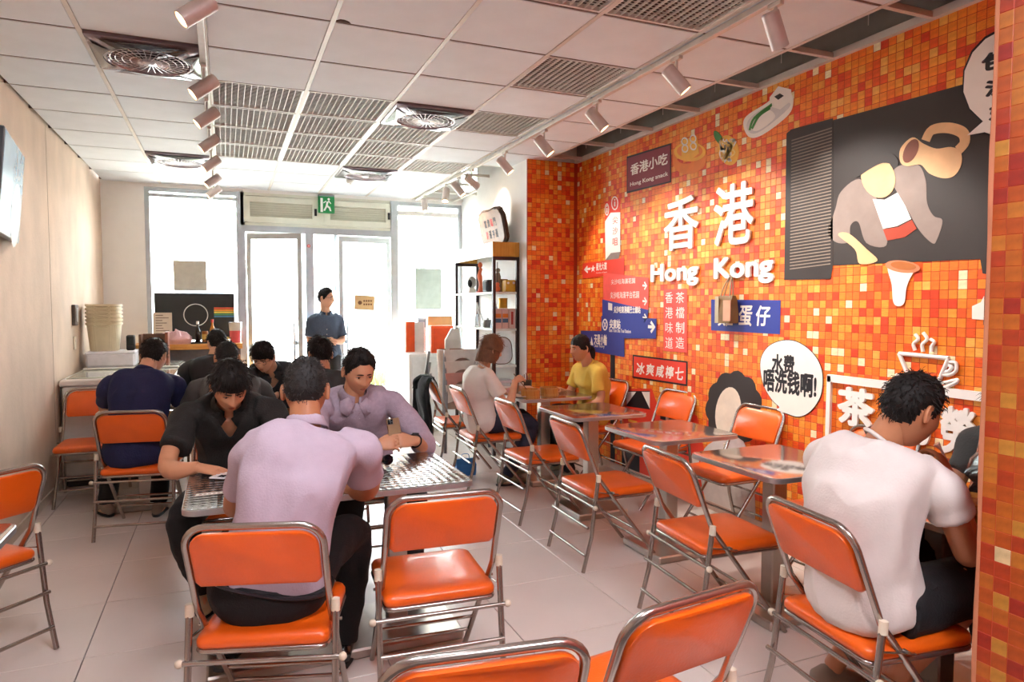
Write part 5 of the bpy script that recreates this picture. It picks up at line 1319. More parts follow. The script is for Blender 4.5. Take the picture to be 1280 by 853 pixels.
# 3 man in lilac shirt reading a phone
person('man in lilac check shirt facing us and reading his phone', (.73, 4.0, 0), dict(front=d2(184), pelvis=(.73, 4.0, .55), neck=(.64, 3.76, 1.02), head=(.66, 3.70, 1.155), look=(.18, -1, -.42), shl=(.865, 3.77, .96), shr=(.44, 3.74, .95), ell=(.99, 3.60, .76), elr=(.46, 3.60, .76), hal=(.895, 3.435, .81), har=(.695, 3.435, .805), knl=(.9, 3.52, .54), knr=(.58, 3.50, .54), ftl=(.92, 3.6, 0), ftr=(.55, 3.6, 0), open=.15, bow=.05),
       M_skins[0], 'short', S_lilac, T_blk, sleeve=.72, tuck=True, collar='shirt', voxel=.0072, shoes=F_blk, seed=3, long_sleeve=True, watch='l', buttons=True, hair_m=M_hair,
       grip={'l': dict(dir=(-.9, -.2, .12), back=(.2, -.8, .6), curl=(.6, .6, .65, .7), thumb=.6), 'r': dict(dir=(.9, -.25, .1), back=(-.2, -.8, .6), curl=(.6, .6, .65, .7), thumb=.6)})
# 4 man in navy polo
person('man in navy polo seated with his back to us near the freezer', (-.56, 5.2, 0), dict(front=d2(6), pelvis=(-.57, 5.16, .55), neck=(-.525, 5.36, 1.03), head=(-.47, 5.45, 1.15), look=(.28, 1, -.5), shl=(-.735, 5.33, .955), shr=(-.335, 5.34, .945), ell=(-.78, 5.5, .78), elr=(-.285, 5.47, .775), hal=(-.62, 5.68, .79), har=(-.36, 5.68, .79), knl=(-.72, 5.6, .54), knr=(-.44, 5.6, .54), ftl=(-.82, 5.62, 0), ftr=(-.47, 5.5, 0), toel=(-.5, 1, 0), bow=.06),
       M_skins[2], 'short', S_navy, T_blk, sleeve=.7, tuck=False, collar='shirt', shoes=F_taupe, seed=4, fat=1.1)
# 5 man in grey tee
person('man in grey tee seated with his back to us in the second row', (.03, 5.04, 0), dict(front=d2(0), pelvis=(.03, 5.03, .55), neck=(.02, 5.25, .99), head=(.01, 5.34, 1.13), look=(.05, 1, -.4), shl=(-.19, 5.24, .92), shr=(.23, 5.24, .91), ell=(-.25, 5.36, .74), elr=(.30, 5.38, .74), hal=(-.08, 5.55, .79), har=(.14, 5.55, .79), knl=(-.1, 5.45, .54), knr=(.18, 5.45, .54), ftl=(-.12, 5.5, 0), ftr=(.2, 5.5, 0), bow=.06),
       M_skins[1], 'crop', S_grey, T_grey, collar='tee', tuck=False, hair_m=M_hairg, shoes=F_taupe, seed=5)
# 6 man in black shirt towards the window counter
person('man in black shirt half hidden behind grey tee man, towards the window counter', (-.1, 6.6, 0), dict(front=d2(-8), pelvis=(-.1, 6.56, .55), neck=(-.10, 6.74, 1.02), head=(-.07, 6.8, 1.165), look=(-.25, 1, -.3), shl=(-.305, 6.72, .945), shr=(.09, 6.72, .945), ell=(-.42, 6.78, .72), elr=(.15, 6.84, .74), hal=(-.25, 6.98, .80), har=(.02, 6.98, .80), knl=(-.22, 6.97, .54), knr=(.04, 6.97, .54), ftl=(-.24, 7.0, 0), ftr=(.04, 7.0, 0)),
       M_skins[2], 'short', S_black, T_blk, collar='tee', tuck=False, shoes=F_blk, seed=6)
# 7 man with glasses leaning over the table
person('man in dark polo with wire glasses leaning over the second-row table', (.36, 6.38, 0), dict(front=d2(188), pelvis=(.37, 6.36, .55), neck=(.35, 6.03, .98), head=(.285, 5.92, 1.085), look=(-.45, -1, -.55), shl=(.56, 6.05, .915), shr=(.16, 6.05, .915), ell=(.58, 5.86, .77), elr=(.05, 5.9, .77), hal=(.36, 5.72, .80), har=(.2, 5.74, .80), knl=(.5, 5.95, .52), knr=(.24, 5.95, .52), ftl=(.5, 6.0, 0), ftr=(.24, 6.0, 0), open=.1),
       M_skins[2], 'fringe', S_black, T_blk, collar='shirt', vneck=.07, tuck=False, shoes=F_blk, glasses=True, seed=7, watch='l')
# 8 dark-haired person, back to us
person('person in charcoal shirt with back turned, just left of the lilac-shirted man', (.66, 4.98, 0), dict(front=d2(0), pelvis=(.66, 4.96, .55), neck=(.655, 5.14, 1.0), head=(.645, 5.20, 1.145), look=(-.1, 1, -.35), shl=(.455, 5.12, .935), shr=(.85, 5.12, .935), ell=(.4, 5.3, .74), elr=(.9, 5.3, .74), hal=(.56, 5.5, .79), har=(.75, 5.5, .79), knl=(.54, 5.38, .54), knr=(.78, 5.38, .54), ftl=(.52, 5.42, 0), ftr=(.8, 5.42, 0)),
       M_skins[0], 'fringe', S_dk, T_blk, collar='tee', tuck=False, shoes=F_blk, seed=8)
# 9 cook standing at the door
person('man in denim-blue chef shirt standing by the glass door', (1.14, 8.6, 0), dict(front=d2(165), pelvis=(1.13, 8.6, .92), neck=(1.14, 8.6, 1.41), head=(1.143, 8.575, 1.60), look=(.8, -.62, -.05), shl=(1.285, 8.6, 1.335), shr=(.985, 8.6, 1.335), ell=(1.33, 8.57, 1.10), elr=(.945, 8.56, 1.10), hal=(1.21, 8.40, 1.075), har=(1.10, 8.39, 1.08), knl=(1.22, 8.57, .5), knr=(1.06, 8.57, .5), ftl=(1.23, 8.6, 0), ftr=(1.05, 8.6, 0), bow=.02),
       M_skins[2], 'short', S_denim, T_grey, sleeve=.85, collar='shirt', tuck=False, shoes=F_blk, seed=9, glasses=True, buttons=True, grip={'l': dict(dir=(-.9, -.3, .0), back=(.1, -1, .3), curl=(.5, .5, .5, .5)), 'r': dict(dir=(.9, -.3, 0), back=(-.1, -1, .3), curl=(.5, .5, .5, .5))})
# 10 woman with bobbed hair
person('woman with brown bobbed hair in cream tee eating at the steamer table', (2.02, 5.32, 0), dict(front=d2(92), pelvis=(1.96, 5.33, .55), neck=(1.97, 5.30, .99), head=(2.035, 5.29, 1.145), look=(1, .12, -.3), shl=(1.96, 5.47, .94), shr=(1.965, 5.13, .935), ell=(2.16, 5.48, .76), elr=(2.08, 5.06, .70), hal=(2.36, 5.4, .80), har=(2.18, 5.12, .895), knl=(2.4, 5.43, .52), knr=(2.36, 5.2, .50), ftl=(2.3, 5.45, 0), ftr=(2.16, 5.25, .0), bow=.045),
       M_skins[2], 'bob', S_cream, T_navy, fem=1, collar='tee', tuck=False, hair_m=M_hairb, shoes=F_green, sleeve=.62, seed=10, grip={'r': dict(dir=(.7, .25, .25), back=(.0, -.6, .8), curl=(.7, .7, .7, .7), thumb=.7)})
# 11 woman in yellow
person('woman in yellow tee with tied black hair by the mosaic wall', (2.99, 5.32, 0), dict(front=d2(-92), pelvis=(3.02, 5.33, .55), neck=(2.955, 5.30, .99), head=(2.875, 5.29, 1.135), look=(-1, -.12, -.12), shl=(2.955, 5.135, .93), shr=(2.955, 5.47, .93), ell=(2.95, 5.07, .70), elr=(2.88, 5.5, .72), hal=(2.74, 5.08, .645), har=(2.72, 5.4, .77), knl=(2.62, 5.18, .53), knr=(2.62, 5.43, .53), ftl=(2.72, 5.18, 0), ftr=(2.72, 5.43, 0), open=.6),
       M_skins[0], 'tied', S_yel, T_blk, fem=1, collar='tee', tuck=False, shoes=F_green, sleeve=.72, seed=11)
# 12 man in white tee by the pier
person('man in white tee and black shorts eating at the right, nearest the pier', (2.0, 1.64, 0), dict(front=d2(99), pelvis=(1.965, 1.63, .55), neck=(2.06, 1.645, 1.03), head=(2.125, 1.585, 1.155), look=(1, -.12, -.42), shl=(2.005, 1.825, .955), shr=(2.09, 1.455, .93), ell=(2.2, 1.9, .77), elr=(2.215, 1.435, .70), hal=(2.42, 1.72, .80), har=(2.33, 1.58, .905), knl=(2.40, 1.80, .545), knr=(2.335, 1.51, .55), ftl=(2.18, 1.93, 0), ftr=(2.20, 1.72, .0), toer=(.9, .3, 0), bow=.075),
       M_skins[1], 'short', S_wt, T_blk, sleeve=.38, tuck=False, collar='tee', voxel=.0072, shoes=F_taupe, shorts=1.1, hem=-.1, seed=12, fat=1.08, grip={'r': dict(dir=(.1, .5, .75), back=(.3, -.9, .1), curl=(.8, .8, .8, .8), thumb=.7)})
# 13 companion hidden by the pier
person('long-haired person in black mostly hidden behind the mosaic pier', (3.0, 1.70, 0), dict(front=d2(-90), pelvis=(3.0, 1.70, .55), neck=(2.93, 1.70, 1.0), head=(2.86, 1.69, 1.13), look=(-1, 0, -.5), shl=(2.93, 1.53, .94), shr=(2.93, 1.88, .94), ell=(2.86, 1.46, .75), elr=(2.82, 1.9, .75), hal=(2.68, 1.55, .79), har=(2.66, 1.82, .79), knl=(2.62, 1.62, .54), knr=(2.55, 1.85, .56), ftl=(2.66, 1.62, 0), ftr=(2.62, 1.88, 0)),
       M_skins[0], 'bob', S_dk, T_grey, fem=1, collar='tee', tuck=False, shoes=F_blk, seed=13, face=False)
# ================================================================ ITEMS
M_ph = mat('phone bronze', '#8a6a4c', .25, .4); M_blk = mat('black plastic', '#17171a', .4); M_gl = mat('phone glass', '#0b0c10', .08)
def oriented(loc, right, up):
    r = V(right).normalized(); u = V(up); u = (u - r * u.dot(r)).normalized(); n = r.cross(u)
    return Matrix(((r.x, u.x, n.x, loc[0]), (r.y, u.y, n.y, loc[1]), (r.z, u.z, n.z, loc[2]), (0, 0, 0, 1)))
def phone(M, body, label, screen=None):
    t = thing('smartphone', label, 'phone'); t.matrix_world = M
    MB().bbox(-.036, .036, -.074, .074, -.004, .004, .003).obj('body', body, t, 30)
    MB().box(-.033, .033, -.07, .07, -.0046, -.0039).obj('screen', screen or M_gl, t, 0)
    cb = MB().bbox(-.03, .0, .035, .066, .004, .0062, .001); cm = cb.obj('camera_bump', M_blk, t, 0)
    l = MB()
    for x, y in ((-.023, .058), (-.008, .058), (-.023, .043), (-.008, .043)): l.cyl((x, y, .006), (x, y, .0075), .005, n=10)
    l.obj('lenses', M_gl, cm, 0); return t
# phone in the lilac man's hands: its back turned towards us
phone(oriented((.795, 3.46, .868), (1, -.12, .1), (-.15, .75, 1)) @ Matrix.Scale(.92, 4), M_ph, 'bronze smartphone held in both hands by the man in lilac')
phone(oriented((-.01, 3.27, .7585), (-.8, .5, 0), (-.45, -.9, 0.0)), mat('phone white', '#d9d9de', .3), 'white smartphone lying on the table under the polo man\'s finger')
# sticker on the table
t = thing('paper_label', 'small white paper label stuck on the long table, left end', 'label', (-.06, 2.98, .7505)); q = MB(); q.prism([(-.065, -.018), (.062, -.012), (.066, .02), (-.06, .018)], Matrix.Identity(4), 0, .0006); q.obj('sheet', mat('paper', '#ece6dc', .7), t, 0)
q = MB()
for i in range(6): q.box(-.05 + .017 * i, -.04 + .017 * i, -.006, .008, .0007, .001)
q.obj('print', mat('label print', '#b59a8f', .7), t, 0)
# sunglasses and keys on the table
t = thing('sunglasses', 'black folded sunglasses on the long table before the lilac man', 'sunglasses', (.67, 3.18, .751), .35)
for s_ in (-1, 1):
    MB().lathe([(.002, -.003), (.026, -.004), (.03, 0), (.026, .004), (.002, .003)], n=18, M=Matrix.Translation((s_ * .034, 0, .026)) @ Matrix.Rotation(PI / 2 - .2, 4, 'X') @ Matrix.Scale(.85, 4, (0, 1, 0))).obj('lens', M_gl, t)
    MB().tube([(s_ * .064, .005, .034), (s_ * .06, .05, .02), (-s_ * .04, .045, .01)], .004, 6).obj('temple', M_blk, t)
MB().tube([(-.012, 0, .032), (0, -.003, .036), (.012, 0, .032)], .004, 6).obj('bridge', M_blk, t)
t = thing('earphone_case', 'small black earphone case beside the sunglasses', 'case', (.60, 3.21, .751)); MB().bbox(-.032, .032, -.024, .024, 0, .026, .009).obj('body', M_blk, t, 50); MB().bbox(-.0325, .0325, -.0245, .0245, .018, .034, .01).obj('lid', M_blk, t, 50)

# ---- steamer table
M_bam = wood('bamboo', '#b06a26', '#cd9145', 7, (9, 9, 1)); M_china = mat('white china', '#ece9e4', .2, 0, .02, coat=.4); M_dkc = mat('dark cup', '#4a4038', .3); M_ck = mat('clear cup', '#d8d2c8', .15, 0, .05)
def steamer(x, y, label):
    t = thing('bamboo_steamer', label, 'steamer', (x, y, .751)); n = 32
    MB().lathe([(.0, .02), (.07, .02), (.07, .07), (.078, .07), (.078, 0), (.07, 0), (.07, .02)], n=n, cap=False).obj('basket', M_bam, t, 40)
    for z in (.006, .058): MB().lathe([(.0785, z), (.0805, z), (.0805, z + .012), (.0785, z + .012)], n=n, cap=False).obj('band', wood('bamboo dark', '#b3773a', '#cc9550', 7, (9, 9, 1)), t, 40)
    q = MB()
    for i in range(9): q.box(-.066 + .0165 * i - .004, -.066 + .0165 * i + .004, -.05, .05, .02, .024)
    q.obj('rack', M_bam, t, 0); return t
steamer(2.32, 5.13, 'bamboo steamer on the left, on the table between two women'); steamer(2.52, 5.18, 'bamboo steamer on the right, nearer the woman in yellow')
def lat(name, label, cat, loc, prof, m, group=None, part='body', n=24):
    t = thing(name, label, cat, loc, 0, group); MB().lathe(prof, n=n, cap=False).obj(part, m, t, 40); return t
lat('chopstick_holder', 'dark utensil cup with sticks at the far side of steamer table', 'utensil holder', (2.45, 5.5, .751), [(.0, .004), (.04, 0), (.05, .1), (.047, .1), (.037, .006), (.0, .006)], M_dkc)
t = [o for o in COL.objects if o.name.startswith('chopstick_holder')][0]
for i in range(5): MB().cyl((.01 * i - .02, 0, .01), (.018 * i - .03, .02, .14 + .012 * (i % 3)), .003, n=6).obj('chopstick', wood('chopstick wood', '#6b4630', '#82583c'), t)
lat('cup', 'pale glass cup between the left steamer and utensil cup', 'cup', (2.36, 5.44, .751), [(.0, .004), (.03, 0), (.036, .09), (.033, .09), (.027, .006), (.0, .006)], M_ck)
lat('cup', 'brownish tumbler beside the bobbed woman\'s hand', 'cup', (2.27, 5.34, .751), [(.0, .004), (.03, 0), (.036, .1), (.033, .1), (.027, .006), (.0, .006)], mat('smoky tumbler', '#9a8878', .15))
t = lat('plate', 'white plate of food in front of the bobbed woman', 'plate', (2.24, 5.17, .751), [(.0, .003), (.05, 0), (.095, .014), (.093, .017), (.05, .005), (.0, .006)], M_china)
q = MB(); rq = random.Random(4)
for i in range(9): q.sph((rq.uniform(-.05, .05), rq.uniform(-.04, .04), .016), rq.uniform(.012, .022), None, rq.uniform(.008, .014), 8, 6)
q.obj('food', mat('pale dumpling', '#e6d5c0', .5), t, 60)
t = lat('bowl', 'white soup bowl at the far end of the steamer table', 'bowl', (2.25, 5.5, .751), [(.0, .004), (.03, 0), (.06, .05), (.057, .05), (.028, .007), (.0, .008)], M_china)
t = thing('napkin', 'crumpled pink napkin by the bobbed woman\'s hand', 'napkin', (2.2, 5.26, .80)); q = MB(); q.sph((0, 0, 0), .035, .03, .028, 12, 8); 
for i, v in enumerate(q.v): q.v[i] = tuple(V(v) * (1 + .35 * noise.noise(V(v) * 60)))
q.obj('paper', mat('pink paper', '#e6b3ae', .8), t, 30)
t = thing('chopsticks', 'pair of dark chopsticks in the bobbed woman\'s hand', 'chopsticks', (2.2, 5.14, .92))
for o_ in (0, .012): MB().cyl((-.02, o_, .03), (.12, .06 + o_ * .3, -.11), .0028, n=6).obj('stick', MATS['chopstick wood'], t)
t = thing('bag', 'blue carrier bag on the floor under the bobbed woman\'s chair', 'bag', (1.95, 5.72, 0)); t.scale = (.75, .75, .62); q = MB(); q.rings([[(x * k, y * k2, z) for x, y in ((-.12, -.06), (.12, -.06), (.12, .06), (-.12, .06))] for z, k, k2 in ((0, .95, .9), (.04, 1, 1), (.16, 1.03, .9), (.24, .9, .3))]); q.obj('body', mat('blue bag', '#2f6fb0', .5), t, 20)
MB().tube(cat_spline([(-.05, 0, .23), (-.04, 0, .3), (.04, 0, .3), (.05, 0, .23)], 4), .005, 6).obj('handle', mat('blue bag', '#2f6fb0', .5), t)

# ---- white-tee man's meal
t = lat('bowl', 'yellow-rimmed bowl of food before the man in white tee', 'bowl', (2.52, 1.62, .751), [(.0, .004), (.045, 0), (.1, .05), (.097, .053), (.043, .008), (.0, .009)], mat('bowl yellow', '#e3b765', .3))
q = MB(); q.lathe([(.0, .042), (.06, .04), (.088, .036)], n=20); q.obj('food', mat('curry food', '#b8742c', .5, 0, .3, 30), t)
t = lat('plate', 'white plate beside the yellow-rimmed bowl', 'plate', (2.56, 1.84, .751), [(.0, .003), (.05, 0), (.09, .012), (.088, .015), (.05, .005), (.0, .006)], M_china)
t = thing('plastic_bag', 'black shiny plastic bag standing on the table by the pier', 'bag', (2.70, 1.66, .751)); q = MB(); q.sph((0, 0, .12), .07, .09, .15, 20, 16)
for i, v in enumerate(q.v): p = V(v); q.v[i] = tuple(V((p.x * (1 + .5 * noise.noise(p * 18)), p.y * (1 + .5 * noise.noise(p * 22 + V((3, 0, 0)))), max(0, p.z))))
q.obj('body', mat('black film', '#15151a', .2, coat=.4), t, 30); MB().tube([(0, 0, .24), (.01, .02, .33), (0, .05, .36)], [.03, .018, .006], 8).obj('knot', mat('black film', '#15151a', .2, coat=.4), t)
t = thing('spoon', 'small white spoon held by the man in white tee', 'spoon', (2.36, 1.60, .97)); MB().tube([(0, 0, -.04), (-.03, .02, .03), (-.04, .03, .05)], [.004, .004, .012], 8).obj('body', M_china, t)

# ---- second row food
lat('bowl', 'dark bowl in front of the man with glasses', 'bowl', (.28, 5.72, .751), [(.0, .004), (.03, 0), (.065, .055), (.062, .055), (.028, .007), (.0, .008)], mat('dark bowl', '#2c2624', .3))
lat('plate', 'white plate in front of the navy-shirted man', 'plate', (-.45, 5.74, .751), [(.0, .003), (.05, 0), (.1, .014), (.098, .017), (.05, .005), (.0, .006)], M_china)
lat('bowl', 'white bowl in front of the grey tee man', 'bowl', (.03, 5.66, .751), [(.0, .004), (.03, 0), (.06, .05), (.057, .05), (.028, .007), (.0, .008)], M_china)

# ---- window counter
MWc = wood('counter wood', '#c07f35', '#dba152', 5, (1.5, 14, 14))
t = thing('counter', 'wooden window counter with dark front below the poster', 'counter', (-.32, 8.62, 0))
MB().bbox(-.62, .5, -.22, .3, 1.02, 1.08, .004).obj('counter_top', MWc, t, 0); MB().box(-.6, .48, -.16, .28, .86, 1.02).obj('front_panel', mat('slate front', '#5d5c60', .7, 0, .12, 20), t, 0)
MB().bbox(-.62, .5, -.2, .3, .81, .86, .003).obj('shelf', MWc, t, 0); MB().box(-.6, -.56, -.14, .28, 0, .81).obj('side_panel', MWc, t, 0); MB().box(.44, .48, -.14, .28, 0, .81).obj('side_panel', MWc, t, 0); MB().box(-.56, .44, .2, .24, 0, .81).obj('back_panel', MWc, t, 0)
t = thing('counter', 'low wooden bench counter in front of the window counter', 'counter', (-.1, 7.2, 0)); MB().bbox(-.42, .55, -.2, .2, .69, .76, .004).obj('counter_top', MWc, t, 0); MB().box(-.38, -.34, -.17, .17, 0, .69).obj('leg', MWc, t, 0); MB().box(.47, .51, -.17, .17, 0, .69).obj('leg', MWc, t, 0); MB().box(-.34, .47, .1, .13, .3, .69).obj('back_panel', MWc, t, 0)
# items on the counter
t = thing('tray', 'black tray under the sauce bottles on the window counter', 'tray', (-.2, 8.6, 1.08)); MB().bbox(-.16, .16, -.1, .1, 0, .012, .003).obj('base', M_blk, t, 0); MB().tube([(x, y, .014) for x, y, _ in rrect(-.158, .158, -.098, .098, .02, 0, 3)], .004, 6, closed=True).obj('rim', M_blk, t)
def bottle(x, y, z, h, m, capm, label, lab=None):
    t = thing('bottle', label, 'bottle', (x, y, z)); MB().lathe([(.0, .0), (.028, 0), (.03, .01), (.03, h * .55), (.012, h * .75), (.012, h * .88), (.0, h * .88)], n=16, cap=False).obj('body', m, t, 40); MB().lathe([(.0, h * .86), (.015, h * .86), (.015, h), (.0, h)], n=14, cap=False).obj('cap', capm, t, 40)
    if lab: MB().lathe([(.0306, h * .15), (.0306, h * .5)], n=16, cap=False).obj('label', lab, t, 40)
bottle(-.29, 8.6, 1.093, .24, mat('soy sauce', '#1a100c', .15), mat('pale cap', '#e0dcd4', .4), 'dark soy sauce bottle with pale cap on the black tray')
bottle(-.135, 8.6, 1.093, .26, mat('amber sauce', '#c9812c', .15), mat('red cap', '#c8412c', .4), 'amber sauce bottle with red cap on the black tray', mat('yellow label', '#e9c25a', .5))
t = thing('tin', 'brown tin between two sauce bottles', 'tin', (-.215, 8.62, 1.093)); MB().lathe([(.0, 0), (.034, 0), (.034, .12), (.03, .125), (.0, .125)], n=18, cap=False).obj('body', mat('tin amber', '#a5682f', .3, .3), t, 40); MB().lathe([(.0342, .03), (.0342, .09)], n=18, cap=False).obj('label', mat('yellow label', '#e9c25a', .5), t, 40)
t = thing('basket', 'small wire basket of yellow sachets on the window counter', 'basket', (-.01, 8.56, 1.08)); q = MB()
for z, r in ((.0, .05), (.03, .062), (.06, .075)): q.tube([(r * math.cos(a), r * math.sin(a), z + .003) for a in [2 * PI * i / 20 for i in range(20)]], .003, 6, closed=True)
for i in range(12): a = 2 * PI * i / 12; q.cyl((.05 * math.cos(a), .05 * math.sin(a), .003), (.075 * math.cos(a), .075 * math.sin(a), .063), .002, n=5)
q.obj('frame', M_chrome, t); q = MB()
for i in range(14): q.box(-.02, .02, -.012, .012, -.004, .004, M=Matrix.Translation((rq.uniform(-.04, .04), rq.uniform(-.04, .04), .02 + .004 * i)) @ Matrix.Rotation(rq.uniform(0, 3), 4, 'Z') @ Matrix.Rotation(rq.uniform(-.6, .6), 4, 'X'))
q.obj('sachets', mat('sachet yellow', '#e7cf86', .4), t, 0)
t = thing('jar', 'clear jar with pink contents and wire rim on the window counter', 'jar', (.11, 8.62, 1.08)); MB().lathe([(.0, .0), (.06, 0), (.066, .14), (.0, .14)], n=20, cap=False).obj('contents', mat('pink drink', '#e4636a', .2), t, 40); MB().lathe([(.0665, .14), (.074, .235), (.071, .235), (.064, .14)], n=20, cap=False).obj('rim', M_ck, t, 40); MB().tube([(.074 * math.cos(a), .074 * math.sin(a), .235) for a in [2 * PI * i / 20 for i in range(20)]], .004, 6, closed=True).obj('rim_band', M_chrome, t)
t = thing('plastic_bag', 'pale pink crumpled plastic bag at the left end of the window counter', 'bag', (-.52, 8.55, 1.08)); q = MB(); q.sph((0, 0, .05), .17, .1, .09, 26, 14)
for i, v in enumerate(q.v): p = V(v); q.v[i] = tuple(V((p.x, p.y, max(.0, p.z * (1 + .5 * noise.noise(p * 25))))) + V((.02 * noise.noise(p * 20), 0, 0)))
q.obj('body', mat('pink film', '#e8bcc0', .4), t, 30); MB().tube([(.0, 0, .12), (.02, .01, .15), (.0, .03, .165)], [.03, .018, .006], 8).obj('knot', mat('pink film', '#e8bcc0', .4), t)
# poster board and papers in the left window
t = thing('poster_board', 'black poster board with pale ring and colour bars in the left window', 'poster', (-.32, BY - .1, 1.0)); MB().bbox(-.44, .43, 0, .015, .1, .66, .003).obj('board', mat('poster black', '#262b2c', .5), t, 0)
FM = Matrix(((1, 0, 0, 0), (0, 0, -1, -.001), (0, 1, 0, 0), (0, 0, 0, 1)))
q = MB(); q.tube([(.0 + .13 * math.cos(a), -.002, .4 + .13 * math.sin(a)) for a in [2 * PI * i / 28 for i in range(28)]], .006, 6, closed=True); q.obj('ring', mat('poster white', '#dfe3e0', .5), t)
for i, c in enumerate(('#d95a3a', '#e9a23a', '#e7d35a', '#58a06a', '#4f8fc0')): MB().box(.2, .42, -.002, 0, .47 - .025 * i, .49 - .025 * i).obj('colour_bar', mat('poster bar %d' % i, c, .5), t, 0)
def sheet(label, x, z, w, h, y=BY - .115, c='#e3dac8', lines=0, name='notice', rot=0):
    t = thing(name, label, 'notice', (x, y, z), 0); 
    MB().box(-w / 2, w / 2, -.001, .001, -h / 2, h / 2, M=Matrix.Rotation(rot, 4, 'Y')).obj('sheet', mat('paper ' + c, c, .8), t, 0)
    if lines:
        q = MB(); rq_ = random.Random(8)
        for i in range(lines): z_ = h / 2 - h * (i + 1) / (lines + 1); q.box(-w * .36, -w * .36 + w * rq_.uniform(.3, .7), -.0016, -.001, z_ - .006, z_ + .004, M=Matrix.Rotation(rot, 4, 'Y'))
        q.obj('print', mat('print brown grey', '#8d7d6e', .8), t, 0)
    return t
sheet('cream menu sheet propped before the black poster board', -.67, 1.28, .2, .3, BY - .2, lines=9)
sheet('blank greyish poster taped high on the left window', -.375, 1.87, .36, .36, BY - .012, '#c9c6ba')
sheet('blank greenish poster taped on the right shop window', 2.58, 1.74, .37, .56, BY - .012, '#aab8b0')
t = sheet('cardboard sign with a round stamp on the right door leaf', 1.68, 1.55, .26, .19, BY - .15, '#c7a574', rot=.06); MB().cyl((-.06, -.003, .0), (-.06, 0, .0), .026, n=14).obj('stamp', mat('stamp brown', '#6a4426', .8), t, 0)
q = MB()
for r_ in (0, 1):
    for i in range(4): q.box(-.015 + .03 * i, .005 + .03 * i, -.003, -.001, .012 - .045 * r_, .034 - .045 * r_)
q.obj('print', mat('stamp brown', '#6a4426', .8), t, 0)
t = thing('sticker', 'small red round sticker high on the door post', 'sticker', (1.0, BY - .056, 2.27)); MB().cyl((0, -.001, 0), (0, .001, 0), .02, n=14).obj('disc', mat('red sticker', '#d8352c', .5), t, 0); MB().cyl((0, -.0015, 0), (0, -.001, 0), .008, n=10).obj('dot', P_white, t, 0)

# ---- things by the right window
M_oc = mat('orange board', '#ef5a1c', .45)
t = thing('cabinet', 'low white cabinet in the right window, under the orange box', 'cabinet', (2.3, 8.2, 0)); MB().bbox(-.3, .34, -.3, .3, 0, .94, .01).obj('body', M_white, t, 0); MB().bbox(-.27, .31, -.312, -.3, .06, .9, .004).obj('door', mat('cabinet door', '#e9ebea', .4), t, 0); MB().tube([(.27, -.315, .45), (.27, -.335, .46), (.27, -.335, .56), (.27, -.315, .57)], .005, 6).obj('handle', M_alu, t)
t = thing('menu_stand', 'orange and white menu stand on the low white cabinet', 'menu stand', (2.12, 8.1, .94)); MB().box(-.12, -.0, -.012, .012, 0, .38, M=Matrix.Rotation(.25, 4, 'Z')).obj('panel', M_oc, t, 0); MB().box(.0, .12, -.012, .012, 0, .37, M=Matrix.Rotation(-.5, 4, 'Z')).obj('panel', mat('paper white', '#f0efec', .6), t, 0); MB().bbox(-.13, .13, -.05, .05, 0, .01, .002).obj('base', M_white, t, 0)
t = thing('box', 'square orange box beside the menu stand', 'box', (2.42, 8.0, .94)); MB().bbox(-.14, .14, -.08, .08, 0, .33, .006).obj('body', M_oc, t, 0); MB().bbox(-.115, .115, -.084, -.08, .03, .3, .002).obj('panel', mat('orange deep', '#e04a12', .4), t, 0)
t = thing('board', 'brown cardboard sheet standing behind the orange box', 'board', (2.5, 8.32, .94)); MB().bbox(-.15, .17, -.01, .01, 0, .44, .003).obj('sheet', mat('cardboard', '#b98d5c', .8), t, 0); MB().box(-.15, .17, -.012, -.0101, .2, .215).obj('fold', mat('cardboard dark', '#9c7448', .8), t, 0)
t = thing('device', 'small white payment device behind the menu stand', 'device', (2.28, 8.35, .94)); MB().bbox(-.055, .055, -.03, .03, 0, .42, .008).obj('body', mat('device grey', '#c9ced2', .3), t, 0); MB().box(-.045, .045, -.033, -.03, .3, .4).obj('screen', mat('device screen', '#8f979e', .2), t, 0)

# ---- display shelf against the white column
M_post = mat('dark post', '#3a2a28', .4, .3); M_lam = mat('shelf laminate', '#e7ece6', .35); MWs = wood('shelf oak', '#c98b2e', '#dca648', 4, (10, 10, 1.2))
SX0, SX1, SY0, SY1 = 2.46, 2.745, 6.34, 7.56
t = thing('display_shelf', 'tall display shelf with dark posts and oak-ended top box by the column', 'shelf', (SX0, SY0, 0)); dx, dy = SX1 - SX0, SY1 - SY0
for x in (0, dx - .03):
    for y in (0, dy - .03): MB().box(x, x + .03, y, y + .03, 0, 2.0).obj('post', M_post, t, 0)
for z in (.18, .55, .91, 1.28, 1.65): MB().bbox(.002, dx - .002, .002, dy - .002, z - .022, z, .002).obj('shelf_board', M_lam, t, 0)
MB().box(0, dx, 0, .012, 2.0, 2.145).obj('end_panel', MWs, t, 0); MB().box(0, dx, dy - .012, dy, 2.0, 2.145).obj('end_panel', MWs, t, 0); MB().box(0, .012, .012, dy - .012, 2.0, 2.145).obj('fascia', M_lam, t, 0); MB().box(dx - .012, dx, .012, dy - .012, 2.0, 2.145).obj('fascia', M_lam, t, 0); MB().box(.012, dx - .012, .012, dy - .012, 2.12, 2.14).obj('top_board', M_lam, t, 0)
for y in (0, dy - .03): MB().box(.03, dx - .03, y, y + .03, 1.965, 2.0).obj('rail', M_post, t, 0)
